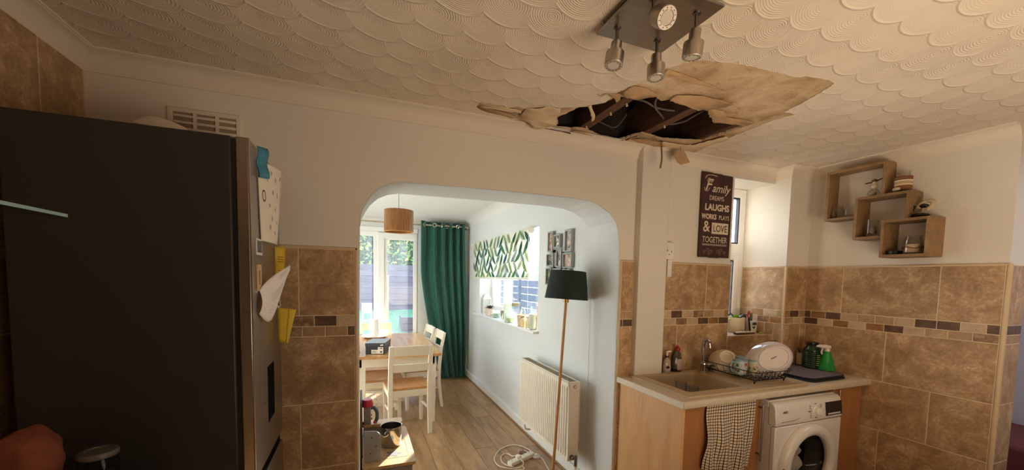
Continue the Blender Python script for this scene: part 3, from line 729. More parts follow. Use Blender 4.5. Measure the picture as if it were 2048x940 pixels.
for x, y in ((.04, 7.44), (.19, 7.44), (.04, 7.60), (.19, 7.60)): build('leg', MB().cyl((x, y, .40), (x, y, .85 if y > 7.5 else .71), .012, n=8), PC, c)

# ------------------------------------------------------------------ ceiling light
STEEL = plain('brushed_nickel', srgb(176, 168, 158), .34, 1, var=.06, nscale=4)
STEELD = plain('dark_nickel', srgb(120, 112, 104), .4, 1, var=.06)
def brushed(name, c, axis=2, rough=.33):
    n = NT(name); sc = [60, 60, 60]; sc[axis] = 1.5; v = n.coord(tuple(sc))
    f = n.noise(v, 3, 3); n.base(n.ramp(f, [(.3, scale3(c, .86)), (.7, scale3(c, 1.08))])); n.rm(n.math('ADD', n.math('MULTIPLY', f, .18), rough-.08), 1); n.bump(f, .04, .002); return n.m
NICKEL = brushed('satin_nickel', srgb(178, 168, 155), 2)
PLATE = brushed('satin_plate', srgb(160, 150, 138), 0, .36)
cl = thing('ceiling_spotlight', 'square satin nickel ceiling plate with four spotlight heads', 'ceiling light', (.89, 1.06, 2.40))
build('backplate', MB().box(.752, 1.032, .925, 1.193, 2.374, 2.383), PLATE, cl, bevel=.002)
build('mounting_box', MB().box(.80, .985, .97, 1.145, 2.383, 2.40), STEELD, cl)
LRIM = plain('lamp_rim', srgb(176, 164, 148), .45, .3, var=.03)
LENS = plain('frosted_lens', srgb(196, 186, 170), .7, var=.03, spec=.1)
RIMD = plain('vent_holes', srgb(30, 26, 22), .7)
def spot(base, d, name='spotlight_head'):
    base = Vector(base); d = Vector(d).normalized()
    M = Vector((0, 0, -1)).rotation_difference(d).to_matrix()
    j = base+Vector((0, 0, -.042))
    hd = build('spotlight_head', MB().lathe(j, [(.002, -.004), (.0165, -.005), (.0175, -.008), (.0175, -.034), (.0185, -.037), (.0290, -.041), (.0300, -.045), (.0300, -.0835), (.0296, -.084), (.0195, -.084), (.0192, -.080), (0, -.080)], 28, M=M), NICKEL, cl)
    build('rim', MB().lathe(j, [(.0198, -.0838), (.0198, -.0862), (.0285, -.0862), (.0297, -.0838)], 28, M=M, cap=False), LRIM, hd)
    build('arm', MB().cyl(base, j+d*.008, .0055, n=10).lathe(base, [(.012, .002), (.012, -.004), (.006, -.006)], 14), STEELD, hd)
    build('lens', MB().lathe(j, [(.0, -.083), (.0165, -.0845), (.0185, -.0855)], 24, M=M), LENS, hd)
    m = MB()
    for k in range(12):
        a = 2*math.pi*k/12; c = j+M @ Vector((.0235*math.cos(a), .0235*math.sin(a), -.0862)); m.ell(c, .0016, .0016, .0016, 6, 4)
    build('vent_hole', m, RIMD, hd, kind='stuff')
spot((.796, 1.134, 2.374), (-.16, -.05, -1)); spot((.965, 1.139, 2.374), (-.02, -.03, -1)); spot((.978, .980, 2.374), (.02, .16, -1)); spot((.811, .982, 2.374), (-.06, -.80, -.62))

# ------------------------------------------------------------------ fridge
FSIDE = plain('charcoal_steel', srgb(46, 42, 40), .5, .0, var=.08, nscale=2, bump=.03, bscale=300)
DOORM = brushed('fridge_door_steel', srgb(166, 160, 152), 1, .30)
FBLACK = plain('black_plastic', srgb(22, 21, 22), .35)
MBLACK = plain('matt_black', srgb(16, 16, 17), .95, spec=.05)
fr = thing('fridge_freezer', 'tall charcoal sided fridge freezer with silver doors in the left corner', 'fridge', (-.65, 1.8, 0))
build('cabinet', MB().box(-.935, -.392, 1.55, 2.045, .02, 1.988), FSIDE, fr, bevel=.006)
build('door_seal', MB().box(-.392, -.380, 1.556, 2.04, .06, 1.982), FBLACK, fr)
ud = build('door', MB().box(-.380, -.340, 1.55, 2.045, .815, 1.988), DOORM, fr, bevel=.006)
build('edge_trim', MB().box(-.3425, -.339, 1.5485, 1.553, .815, 1.986), plain('bright_edge', srgb(214, 208, 198), .25, 1), ud)
build('dispenser_recess', MB().box(-.3405, -.3385, 1.756, 1.868, .955, 1.175), MBLACK, ud, bevel=.001)
build('dispenser_tray', MB().box(-.345, -.336, 1.762, 1.862, .952, .96), plain('dark_grey_plastic', srgb(70, 70, 72), .4), ud)
ld = build('door', MB().box(-.380, -.340, 1.55, 2.045, .06, .772), DOORM, fr, bevel=.006)
build('handle_recess', MB().box(-.384, -.352, 1.554, 2.041, .772, .815), MBLACK, fr)
build('plinth', MB().box(-.92, -.40, 1.56, 2.04, 0, .06), FBLACK, fr)
# paper things held on the fridge door
PAPER = plain('white_paper', srgb(232, 222, 204), .8, var=.03)
INK = plain('pencil_grey', srgb(182, 174, 160), .9)
INKD = plain('dark_ink', srgb(74, 66, 66), .8)
def sheet(TL, TR, BL, BR, bow):
    TL, TR, BL, BR = map(Vector, (TL, TR, BL, BR)); B = Vector(bow)
    return lambda u, v: TL.lerp(TR, u).lerp(BL.lerp(BR, u), v)+B*math.sin(math.pi*u)*(.4+.6*v)
def decal(fn, u0, u1, v0, v1, off, nu=3, nv=1):
    off = Vector(off); return MB().grid(lambda a, b: Vector(fn(u0+(u1-u0)*a, v0+(v1-v0)*b))+off, nu, nv)
def blob(fn, cu, cv, ru, rv, off, n=14, inner=0):
    off = Vector(off); m = MB()
    if inner:
        vs = [Vector(fn(cu+ru*k*math.cos(2*math.pi*i/n), cv+rv*k*math.sin(2*math.pi*i/n)))+off for i in range(n) for k in (1, inner)]
        m.add(vs, [(2*i, (2*i+2) % (2*n), (2*i+3) % (2*n), 2*i+1) for i in range(n)])
    else:
        vs = [Vector(fn(cu+ru*math.cos(2*math.pi*i/n), cv+rv*math.sin(2*math.pi*i/n)))+off for i in range(n)]
        m.add(vs, [tuple(range(n))])
    return m
OFF = Vector((.78, -.62, 0))*.0011
fn = sheet((-.336, 1.637, 1.942), (-.289, 1.840, 1.952), (-.336, 1.672, 1.660), (-.313, 1.840, 1.655), (.012, 0, 0))
sk = thing('sketch_sheet', 'large cream sketchbook sheet with torn spiral holes, curling off the fridge door', 'paper', (-.336, 1.75, 1.65))
m = MB()
N = 44
m.grid(lambda u, v: fn(u*.95, v), 10, N)
build('sheet', m, PAPER, sk, solid=.0005)
m = MB()
for i in range(N):
    a, b = (i+.12)/N, (i+.62)/N
    m.add([fn(.95, a), fn(1, a), fn(1, b), fn(.95, b)], [(0, 1, 2, 3)])
build('torn_edge', m, PAPER, sk, kind='stuff', solid=.0005)
m = MB(); random.seed(5)
for (u, v, a, b) in ((.45, .1, .03, .03), (.62, .17, .025, .04), (.85, .12, .03, .03), (.5, .34, .03, .03), (.72, .36, .025, .04), (.36, .52, .02, .03), (.62, .55, .03, .03), (.45, .68, .025, .04), (.74, .72, .03, .03), (.36, .8, .03, .04), (.6, .86, .03, .03), (.3, .2, .02, .03)):
    mm = blob(fn, u, v, a*1.3, b, OFF, 8); m.add(mm.v, mm.f)
build('pencil_marks', m, INK, sk, smooth=0, kind='stuff')
build('drawn_oval', blob(fn, .16, .42, .06, .075, OFF, 18, .72), INKD, sk, smooth=0)
BLUE = plain('turquoise_clip', srgb(46, 124, 152), .5, var=.2, nscale=40)
mg = build('magnet_clip', MB().grid(lambda u, v: (-.334+.02*u+.004*math.sin(v*9), 1.628+.06*u+.012*v, 1.985-.105*v+.01*u), 4, 8), BLUE, solid=.003, label='turquoise patterned magnet strip holding the sketchbook sheet', cat='magnet')
m = thing('photo_magnet', 'small square photo magnet below the sketchbook sheet', 'magnet', (-.338, 1.64, 1.60))
build('card', MB().box(-.3395, -.336, 1.605, 1.685, 1.606, 1.664), PAPER, m)
build('photo', MB().box(-.3362, -.3355, 1.612, 1.678, 1.615, 1.657), plain('photo_print', srgb(90, 92, 96), .4, var=.6, nscale=60), m)
m = thing('card_magnet', 'narrow tan card tucked beside the white letter on the fridge', 'card', (-.338, 1.63, 1.48))
build('card', MB().box(-.3395, -.336, 1.605, 1.668, 1.478, 1.572), plain('tan_card', srgb(206, 172, 122), .7), m)
build('drawing', MB().box(-.3362, -.3355, 1.63, 1.645, 1.50, 1.55), plain('brown_print', srgb(140, 96, 52), .7), m)
YEL = plain('yellow_paper', srgb(212, 178, 46), .7, var=.08)
m = thing('yellow_note', 'thin yellow slip hanging behind the white letter', 'note', (-.33, 1.9, 1.49))
fy = sheet((-.334, 1.905, 1.655), (-.300, 1.955, 1.655), (-.334, 1.90, 1.492), (-.312, 1.945, 1.487), (.004, 0, 0))
build('sheet', MB().grid(fy, 4, 8), YEL, m, solid=.0005)
mm = MB()
for v in (.25, .31, .37, .6, .66): q = decal(fy, .2, .8, v, v+.02, OFF); mm.add(q.v, q.f)
build('writing', mm, plain('brown_writing', srgb(138, 104, 34), .8), m, smooth=0, kind='stuff')
fl_ = lambda u, v: (-.336+.066*(u**1.3)*(1-.35*v)+.01*math.sin(3*v), 1.632+.215*u-.02*v, (1.478+.098*u**.8)-(.05+.16*math.sin(math.pi*min(1, u*.9+.12))**1.0*(.55+.45*u))*v)
m = thing('letter', 'white printed letter curling out from the fridge door', 'letter', (-.336, 1.72, 1.36))
build('sheet', MB().grid(fl_, 12, 12), plain('letter_paper', srgb(238, 232, 226), .75, var=.02), m, solid=.0005)
mm = MB()
for v, a, b in ((.1, .62, .9), (.14, .62, .86), (.18, .66, .88), (.36, .35, .8), (.4, .35, .76), (.44, .35, .8), (.48, .35, .7), (.52, .38, .74), (.72, .3, .45), (.78, .3, .42)):
    q = decal(fl_, a, b, v, v+.009, OFF, 5); mm.add(q.v, q.f)
build('printed_lines', mm, INK, m, smooth=0, kind='stuff')
cp = build('wire_clip', MB().tube([(-.334, 1.925, 1.46), (-.326, 1.93, 1.46), (-.322, 1.931, 1.40), (-.330, 1.931, 1.39), (-.334, 1.93, 1.41)], .0016, 6).ell((-.331, 1.931, 1.395), .006, .006, .009, 8, 6), WHITE, label='small white wire clip above the folded yellow paper', cat='clip')
m = thing('folded_note', 'bright yellow folded paper hanging lowest on the fridge door', 'note', (-.33, 1.93, 1.25))
fz = sheet((-.331, 1.925, 1.395), (-.270, 1.955, 1.384), (-.331, 1.925, 1.245), (-.302, 1.945, 1.235), (.010, -.004, 0))
build('sheet', MB().grid(fz, 6, 8), YEL, m, solid=.0008)
build('fold', MB().grid(lambda u, v: Vector(fz(.55+.45*u, v))+OFF*(1+6*u), 3, 6), plain('yellow_paper_pale', srgb(220, 190, 66), .7), m, solid=.0005)
# dish on top of the fridge, vent above
M = Matrix.Rotation(R(12), 3, 'Y')
build('serving_dish', MB().lathe((-.622, 1.72, 2.010), [(.085, -.004), (.088, .0), (.080, .016), (.060, .036), (.052, .042), (.048, .042), (.046, .037), (0, .036)], 32, M=M, sy=.8), plain('dish_glaze', srgb(214, 204, 188), .35), label='off white upturned dish lying on top of the fridge', cat='dish')
bpy.data.objects['serving_dish'].location.z += .0
v = thing('air_vent', 'cream louvred air vent on the wall above the fridge', 'vent', (-.62, DD, 2.06))
build('frame', MB().slab([(-.755, 2.035), (-.490, 2.035), (-.490, 2.236), (-.755, 2.236)], [[(-.735, 2.055), (-.510, 2.055), (-.510, 2.218), (-.735, 2.218)]], DD-.012, DD, XZ), COVE, v, bevel=.004)
build('backing', MB().box(-.735, -.510, DD-.004, DD, 2.055, 2.218), plain('vent_shadow', srgb(150, 134, 112), .8), v)
for i in range(6): build('slat', MB().box(-.735, -.510, DD-.012, DD-.002, 2.062+i*.027, 2.074+i*.027, ), COVE, v, bevel=.004)
for x in (-.664, -.585): build('divider', MB().box(x, x+.012, DD-.013, DD-.002, 2.055, 2.218), COVE, v)

# ------------------------------------------------------------------ near left corner: worktop, salt lamp, jar, hood glass
BEECH = wood('beech_panel', srgb(224, 178, 124), srgb(204, 152, 98), axis=2, rough=.42, scale=2.2, stretch=7, bump=.03)
BEECHD = wood('beech_door', srgb(188, 130, 80), srgb(160, 106, 60), axis=2, rough=.40, scale=2.2, stretch=7, bump=.03)
WORK = plain('worktop_laminate', srgb(206, 190, 164), .45, var=.07, nscale=50, bump=.03, bscale=200)
lc = thing('base_unit', 'beech kitchen base unit below the left worktop', 'cabinet', (-.72, .4, 0))
build('carcass', MB().box(LW+.02, -.62, -1.5, 1.47, .0, .87), BEECH, lc)
build('worktop_left', MB().box(LW+.012, -.60, -1.5, 1.48, .87, .91), WORK, bevel=.006, label='pale worktop running along the left wall to the fridge', cat='worktop')
SALT = plain('salt_crystal', srgb(126, 68, 46), .85, var=.25, nscale=18, bump=.6, bscale=70)
sl = thing('salt_lamp', 'rough orange pink salt lamp at the near left corner', 'lamp', (-.812, 1.38, .91))
build('crystal', MB().ell((-.812, 1.38, 1.035), .064, .064, .092, 48, 30, jit=.16), SALT, sl)
build('base', MB().lathe((-.812, 1.38, .91), [(.055, 0), (.058, .006), (.055, .03), (.04, .038)], 24), BROWN, sl)
jg = thing('clip_jar', 'glass storage jar with a grey lid beside the salt lamp', 'jar', (-.692, 1.42, .91))
build('glass', MB().lathe((-.692, 1.42, .91), [(.036, 0), (.042, .006), (.042, .09), (.038, .104), (.038, .108)], 24), clearglass('jar_glass', (.75, .78, .8)), jg)
build('contents', MB().lathe((-.692, 1.42, .912), [(.036, 0), (.038, .05), (.02, .062), (0, .064)], 18), plain('dark_contents', srgb(46, 44, 56), .7), jg)
build('lid', MB().lathe((-.692, 1.42, 1.018), [(.043, 0), (.0445, .004), (.0445, .010), (.041, .015), (.028, .017), (.026, .014), (.012, .014), (0, .015)], 26), plain('jar_lid', srgb(104, 100, 96), .4, .2), jg)
HG = NT('hood_glass'); HG.base(srgb(60, 72, 66)); HG.rm(.12); HG.p.inputs['Transmission Weight'].default_value = .55
hd = thing('hood_canopy', 'dark green tinted glass hood canopy over the left worktop', 'cooker hood', (-.7, .45, 1.60))
build('glass_panel', MB().box(LW+.012, -.3895, .13, .752, 1.6155, 1.620), HG.m, hd)
ge = NT('glass_edge'); ge.base(srgb(104, 124, 114)); ge.rm(.2)
build('glass_edge', MB().box(-.3895, -.3875, .13, .752, 1.6155, 1.620).box(LW+.012, -.3875, .752, .754, 1.6155, 1.620), ge.m, hd)
build('motor_box', MB().box(LW+.012, -.70, .22, .66, 1.622, 1.75), STEELD, hd, bevel=.005)

# ------------------------------------------------------------------ sink run
x0, yF = 1.577, 1.535
wt = thing('worktop', 'cream laminate worktop holding the sink, running to the right wall', 'worktop', (2.4, 1.82, .87))
prof = []
SK = [(1.715, 1.640), (2.150, 1.640), (2.150, 2.030), (1.715, 2.030)]
# top board with a rounded front edge and an opening for the bowl
build('board', MB().slab([(x0, yF+.02), (WW-.001, yF+.02), (WW-.001, 1.993), (2.974, 1.993), (2.974, DD-.001), (x0, DD-.001)], [SK], .872, .91, XY), WORK, wt, smooth=0)
m = MB(); pr = [(yF+.02, .872), (yF+.004, .872), (yF, .878)]+[(yF+.014-.014*math.cos(a*math.pi/10), .896+.014*math.sin(a*math.pi/10)) for a in range(1, 6)]+[(yF+.02, .91)]
n = len(pr)
m.add([(x, y, z) for x in (x0, WW-.001) for y, z in pr], [(i, i+1, n+i+1, n+i) for i in range(n-1)]+[tuple(range(n)), tuple(reversed(range(n, 2*n)))])
build('rolled_edge', m, WORK, wt, smooth=40)
build('end_strip', MB().box(x0-.004, x0, yF+.004, DD-.002, .873, .909), plain('end_edging', srgb(226, 214, 192), .5, var=.02), wt, bevel=.002)
SINKM = plain('composite_sink', srgb(186, 164, 128), .5, var=.06, nscale=120, bump=.05, bscale=400)
sk = thing('sink', 'beige composite sink with a square bowl and ribbed drainer', 'sink', (2.15, 1.83, .74))
def rr(x0, x1, y0, y1, r, n=5):
    out = []
    for cx, cy, a0 in ((x1-r, y1-r, 0), (x0+r, y1-r, 90), (x0+r, y0+r, 180), (x1-r, y0+r, 270)):
        for i in range(n+1):
            a = R(a0+90*i/n); out.append((cx+r*math.cos(a), cy+r*math.sin(a)))
    return out
rim = rr(1.650, 2.650, 1.578, 2.075, .02); bowl = rr(1.722, 2.145, 1.648, 2.022, .03)
build('rim', MB().slab(rim, [bowl], .909, .921, XY), SINKM, sk, bevel=.003, smooth=30)
m = MB(); n = len(bowl)
cxm, cym = 1.935, 1.835
rings = [(1, .9205), (.985, .90), (.965, .75), (.93, .735)]
for s_, z in rings: m.v += [Vector((cxm+(x-cxm)*s_, cym+(y-cym)*s_, z)) for x, y in bowl]
for k in range(len(rings)-1):
    for i in range(n): m.f.append((k*n+i, k*n+(i+1) % n, (k+1)*n+(i+1) % n, (k+1)*n+i))
m.f.append(tuple(range((len(rings)-1)*n, len(rings)*n)))
build('bowl', m, SINKM, sk, smooth=40)
build('overflow_plate', MB().box(2.130, 2.139, 1.70, 1.765, .852, .884), plain('overflow_grey', srgb(104, 96, 88), .5, .2), sk, bevel=.004)
build('overflow_slot', MB().box(2.1285, 2.131, 1.706, 1.759, .858, .878), plain('overflow_dark', srgb(52, 47, 44), .5, .1), sk, bevel=.002)
build('waste', MB().lathe((1.935, 1.835, .735), [(.04, 0), (.04, .004), (.03, .005), (0, .003)], 20), STEEL, sk)
for i in range(7): build('drainer_rib', MB().box(2.22, 2.60, 1.66+i*.045, 1.668+i*.045, .919, .9235), SINKM, sk, bevel=.002)
CHROME = plain('chrome', srgb(190, 188, 186), .10, 1, var=.02)
tp = thing('kitchen_tap', 'chrome single lever kitchen tap behind the sink bowl', 'tap', (2.195, 1.987, .921))
build('body', MB().lathe((2.195, 1.987, .921), [(.026, 0), (.026, .006), (.022, .010), (.0215, .055), (.023, .062), (.018, .078)], 24), CHROME, tp)
build('spout', MB().tube(smoothpts([(2.193, 1.989, .985), (2.187, 1.99, 1.06), (2.186, 1.988, 1.115), (2.189, 1.980, 1.142), (2.194, 1.967, 1.150), (2.199, 1.956, 1.142), (2.2015, 1.951, 1.115)]), .0135, 14), CHROME, tp)
build('nozzle', MB().cyl((2.2013, 1.9508, 1.118), (2.202, 1.950, 1.098), .0138, n=16), STEEL, tp)
build('lever', MB().tube(smoothpts([(2.205, 1.982, .972), (2.24, 1.972, .975), (2.275, 1.962, .970), (2.305, 1.955, .968)]), [.012]*6+[.010]*6+[.008]*7, 10), CHROME, tp)
# base cabinet
cb = thing('sink_cabinet', 'beech sink cabinet with a plain door and long bar handle', 'cabinet', (1.9, 1.8, 0))
build('end_panel', MB().box(1.595, 1.613, 1.562, DD-.002, 0, .871), BEECH, cb, bevel=.001)
build('carcass', MB().box(1.613, 2.214, 1.60, 2.09, .12, .73).box(1.613, 2.214, 1.60, 1.62, .73, .871).box(1.613, 2.214, 1.60, 2.09, 0, .12), BEECHD, cb)
dr = build('door', MB().box(1.620, 2.213, 1.574, 1.594, .13, .862), BEECHD, cb, bevel=.005)
hn = build('bar_handle', MB().cyl((2.188, 1.545, .838), (2.188, 1.545, .496), .006, n=12), STEEL, dr)
for z in (.815, .535): build('handle_post', MB().cyl((2.188, 1.574, z), (2.188, 1.545, z), .005, n=10), STEELD, dr)
fc = thing('filler_cabinet', 'narrow beech cabinet between the washing machine and the tiled wall', 'cabinet', (3.05, 1.8, 0))
build('end_panel', MB().box(2.890, 2.908, 1.60, 1.98, 0, .871), BEECHD, fc)
build('front_panel', MB().box(2.890, 3.195, 1.578, 1.598, .1, .866), BEECHD, fc, bevel=.003)
build('carcass', MB().box(2.91, 3.19, 1.60, 1.97, 0, .871), BEECHD, fc)
build('handle', MB().cyl((2.915, 1.553, .868-.01), (2.915, 1.553, .60), .006, n=12).cyl((2.915, 1.553, .82), (2.915, 1.578, .82), .005, n=8).cyl((2.915, 1.553, .63), (2.915, 1.578, .63), .005, n=8), STEEL, fc)

# ------------------------------------------------------------------ washing machine
WM = plain('machine_white', srgb(228, 220, 208), .32, var=.015, coat=.2)
wm = thing('washing_machine', 'white front loading washing machine with a black display under the worktop', 'washing machine', (2.56, 1.75, 0))
X0, X1, YF, YB, ZTW = 2.258, 2.870, 1.512, 2.06, .848
C0, Z0, RO = 2.552, .446, .222
circ = [(C0+RO*math.cos(2*math.pi*i/40), Z0+RO*math.sin(2*math.pi*i/40)) for i in range(40)]
build('front_panel', MB().slab([(X0, .06), (X1, .06), (X1, .698), (X0, .698)], [circ], YF, YF+.03, XZ), WM, wm, bevel=.006, smooth=35)
build('body', MB().box(X0+.002, X0+.02, YF+.03, YB, .02, .80).box(X1-.02, X1-.002, YF+.03, YB, .02, .80).box(X0+.002, X1-.002, YB-.02, YB, .02, .80).box(X0+.002, X1-.002, YF+.03, YB, .02, .05), WM, wm)
build('kick_panel', MB().box(X0+.002, X1-.002, YF+.006, YF+.03, .0, .056), WM, wm, bevel=.003)
# fascia: leans back, rounded into the top
pr = [(YF+.003, .702), (YF-.002, .71), (YF-.001, .735), (YF+.006, .80), (YF+.012, .822), (YF+.026, .836), (YF+.05, .842), (YF+.05, .702)]
n = len(pr); m = MB()
m.add([(x, y, z) for x in (X0, X1) for y, z in pr], [(i, (i+1) % n, n+(i+1) % n, n+i) for i in range(n)]+[tuple(range(n)), tuple(reversed(range(n, 2*n)))])
fa = build('control_fascia', m, WM, wm, bevel=.006, smooth=40)
build('top_panel', MB().box(X0, X1, YF+.045, YB, .80, ZTW), WM, wm, bevel=.01)
def fpt(x, z, off=.0015):          # on the leaning face of the fascia
    t = (z-.735)/(.80-.735); return Vector((x, YF-.001+.007*t-off, z))
build('display', MB().add([fpt(2.708, .806), fpt(2.868, .806), fpt(2.868, .722), fpt(2.708, .722), fpt(2.708, .806, -.002), fpt(2.868, .806, -.002), fpt(2.868, .722, -.002), fpt(2.708, .722, -.002)], [(0, 1, 2, 3), (0, 4, 5, 1), (1, 5, 6, 2), (2, 6, 7, 3), (3, 7, 4, 0)]), plain('display_black', srgb(28, 26, 26), .2), fa, smooth=0)
BTN = plain('button_white', srgb(220, 214, 204), .4)
for i in range(6): build('button', MB().add([fpt(2.727+i*.0205, .738, .003), fpt(2.745+i*.0205, .738, .003), fpt(2.745+i*.0205, .729, .003), fpt(2.727+i*.0205, .729, .003)], [(0, 1, 2, 3)]), BTN, fa, smooth=0, solid=.001)
nrm = Vector((0, -1, .11)).normalized(); Mk = Vector((0, 0, 1)).rotation_difference(nrm).to_matrix()
build('dial', MB().lathe(fpt(2.612, .762, .001), [(.031, 0), (.031, .004), (.026, .007), (.0245, .022), (.021, .026), (0, .027)], 28, M=Mk), plain('dial_white', srgb(240, 234, 222), .25), fa)
m = MB(); random.seed(9)
for s in (-1, 1):
    for k in range(7):
        z = .728+k*.0112; w = random.uniform(.008, .02); xa = 2.612+s*(.042+.004*abs(k-3)*0)
        m.add([fpt(xa, z, .002), fpt(xa+s*w, z, .002), fpt(xa+s*w, z+.0035, .002), fpt(xa, z+.0035, .002)], [(0, 1, 2, 3)])
for (a, b, z) in ((2.54, 2.56, .765), (2.604, 2.62, .806), (2.604, 2.62, .722)): m.add([fpt(a, z, .002), fpt(b, z, .002), fpt(b, z+.004, .002), fpt(a, z+.004, .002)], [(0, 1, 2, 3)])
build('programme_marks', m, INKD, fa, kind='stuff', smooth=0)
tx = place(text('AEG', .018, 'LEFT', bold=.0006), lambda v: fpt(2.318+v.x*1.25, .776+v.y, .0018))
build('lettering', tx, INKD, fa, smooth=0)
build('drawer_line', MB().add([fpt(a, b, .0018) for a, b in ((2.30, .727), (2.42, .729), (2.42, .7265), (2.30, .7245))], [(0, 1, 2, 3)]).add([fpt(a, b, .0018) for a, b in ((2.42, .729), (2.47, .74), (2.47, .7385), (2.42, .7265))], [(0, 1, 2, 3)]), plain('panel_gap', srgb(120, 110, 98), .7), fa, smooth=0)
Mf = Matrix.Rotation(math.pi/2, 3, 'X')      # lathe axis to -y
build('door_ring', MB().lathe((C0, YF, Z0), [(.182, -.004), (.178, .012), (.182, .030), (.200, .040), (.225, .038), (.244, .026), (.250, .012), (.250, .002), (.236, .0015), (.21, -.008)], 56, M=Mf, cap=False), WM, wm, smooth=50)
build('door_latch', MB().box(C0-.247, C0-.225, YF-.030, YF-.024, Z0-.06, Z0+.01), FBLACK, wm, bevel=.003)
build('door_glass', MB().lathe((C0, YF, Z0), [(.186, .008), (.178, .010), (.165, -.02), (.14, -.055), (.09, -.085), (0, -.095)], 48, M=Mf, cap=False), glassmat('porthole_glass', (.86, .84, .82), .05), wm, smooth=60)
build('gasket', MB().lathe((C0, YF, Z0), [(.222, -.02), (.20, -.03), (.175, -.06), (.165, -.11), (.19, -.13)], 40, M=Mf, cap=False), plain('grey_rubber', srgb(48, 45, 44), .6), wm)
build('drum', MB().lathe((C0, YF, Z0), [(.19, -.10), (.235, -.13), (.235, -.38), (0, -.39)], 36, M=Mf, cap=False), plain('drum_steel', srgb(70, 67, 64), .5, .6), wm)
LAU = plain('laundry_cloth', srgb(240, 230, 218), .9, var=.15, bump=.3)
ln = build('laundry', MB().ell((C0+.06, YF+.215, Z0-.09), .14, .105, .12, 24, 16, jit=.35).ell((C0+.045, YF+.19, Z0+.05), .10, .085, .11, 24, 16, jit=.5), LAU, label='pale laundry bundled behind the washing machine glass', cat='laundry', group=None)

# checked tea towel hanging over the cabinet door
n_ = NT('check_cloth'); tc = n_.n('TexCoord'); u_ = n_.n('SeparateXYZ'); n_.link(tc.outputs['UV'], u_.inputs[0])
def lines(c, k, w=.22): return n_.math('LESS_THAN', n_.math('FRACT', n_.math('MULTIPLY', c, k)), w)
lm = n_.math('MAXIMUM', lines(u_.outputs[0], 21), lines(u_.outputs[1], 23))
n_.base(n_.mix(lm, srgb(222, 202, 172), srgb(40, 30, 28))); n_.rm(.9, 0, .1)
n_.bump(n_.noise(n_.coord(), 400, 2), .15, .001)
def uvgrid(name, fn, nu, nv, mat, **kw):
    o = build(name, MB().grid(fn, nu, nv), mat, **kw)
    me = o.data; uv = me.uv_layers.new(name='uv')
    # vertices are stored row by row
    for lp in me.loops:
        i = lp.vertex_index; uv.data[lp.index].uv = ((i % (nu+1))/nu, (i//(nu+1))/nv)
    return o
def tw(u, v):
    L = 1.768-.02*v-.006*math.sin(v*9); Rr = 2.150-.045*v+.004*math.sin(v*8); x = L+(Rr-L)*u
    k = min(1, v*1.6)
    y = 1.566-.010*k*(1+math.sin(u*19+1.2*math.sin(v*4)))-.012*k*math.sin(math.pi*u)-.004*math.sin(u*41+v*3)*k
    z = .868-(.365+.040*u+.010*math.sin(u*9)-.012*math.cos(2*math.pi*u))*v
    return (x, y, z)
tt = uvgrid('tea_towel', tw, 60, 50, n_.m, label='cream and black checked tea towel hanging over the sink cabinet door', cat='tea towel', solid=.0025, smooth=60)

# ------------------------------------------------------------------ things around the sink
PLW = plain('white_plastic', srgb(232, 226, 214), .4)
b = thing('pump_bottle', 'clear hand soap bottle with a white pump beside the pipe boxing', 'bottle', (1.956, 2.075, .91))
build('bottle', MB().lathe((1.956, 2.075, .91), [(.026, 0), (.029, .004), (.029, .075), (.024, .095), (.012, .105), (.012, .112)], 22, sy=.75), plain('clear_soap', srgb(176, 158, 134), .2, var=.04), b)
build('oval_label', MB().lathe((1.956, 2.075, .935), [(.0296, 0), (.0296, .035)], 22, sy=.75), plain('pale_label', srgb(190, 176, 156), .5), b)
build('dark_emblem', MB().ell((1.948, 2.0535, .958), .014, .003, .010, 14, 8), plain('navy_label', srgb(34, 34, 52), .5), b)
build('collar', MB().cyl((1.956, 2.075, 1.022), (1.956, 2.075, 1.034), .013, n=16), plain('dark_collar', srgb(60, 44, 44), .5), b)
build('pump', MB().cyl((1.956, 2.075, 1.034), (1.956, 2.075, 1.06), .006, n=12).box(1.948, 1.985, 2.069, 2.081, 1.058, 1.068), PLW, b)
b = thing('dish_soap', 'dark washing up liquid bottle with a red cap', 'bottle', (2.043, 2.072, .91))
build('bottle', MB().lathe((2.043, 2.072, .91), [(.034, 0), (.038, .006), (.038, .06), (.036, .10), (.028, .135), (.016, .152), (.015, .158)], 24, sy=.6), plain('smoky_bottle', srgb(84, 74, 58), .15, var=.05), b)
build('contents', MB().lathe((2.043, 2.072, .911), [(.0345, 0), (.0386, .006), (.0386, .03)], 24, sy=.605), plain('dark_liquid', srgb(26, 26, 40), .15), b)
build('label_panel', MB().grid(lambda u, v: (2.043+.024*(2*u-1)+.004, 2.072-.0245+.006*(2*u-1)**2, .932+.078*v), 8, 4), plain('soap_label', srgb(178, 156, 146), .4), b, solid=.001)
build('cap', MB().lathe((2.043, 2.072, 1.066), [(.016, 0), (.019, .006), (.018, .016), (.009, .022)], 16).tube([(2.043, 2.072, 1.088), (2.035, 2.066, 1.096), (2.018, 2.06, 1.092)], [.010, .009, .006], 10), plain('red_cap', srgb(170, 40, 40), .35), b)
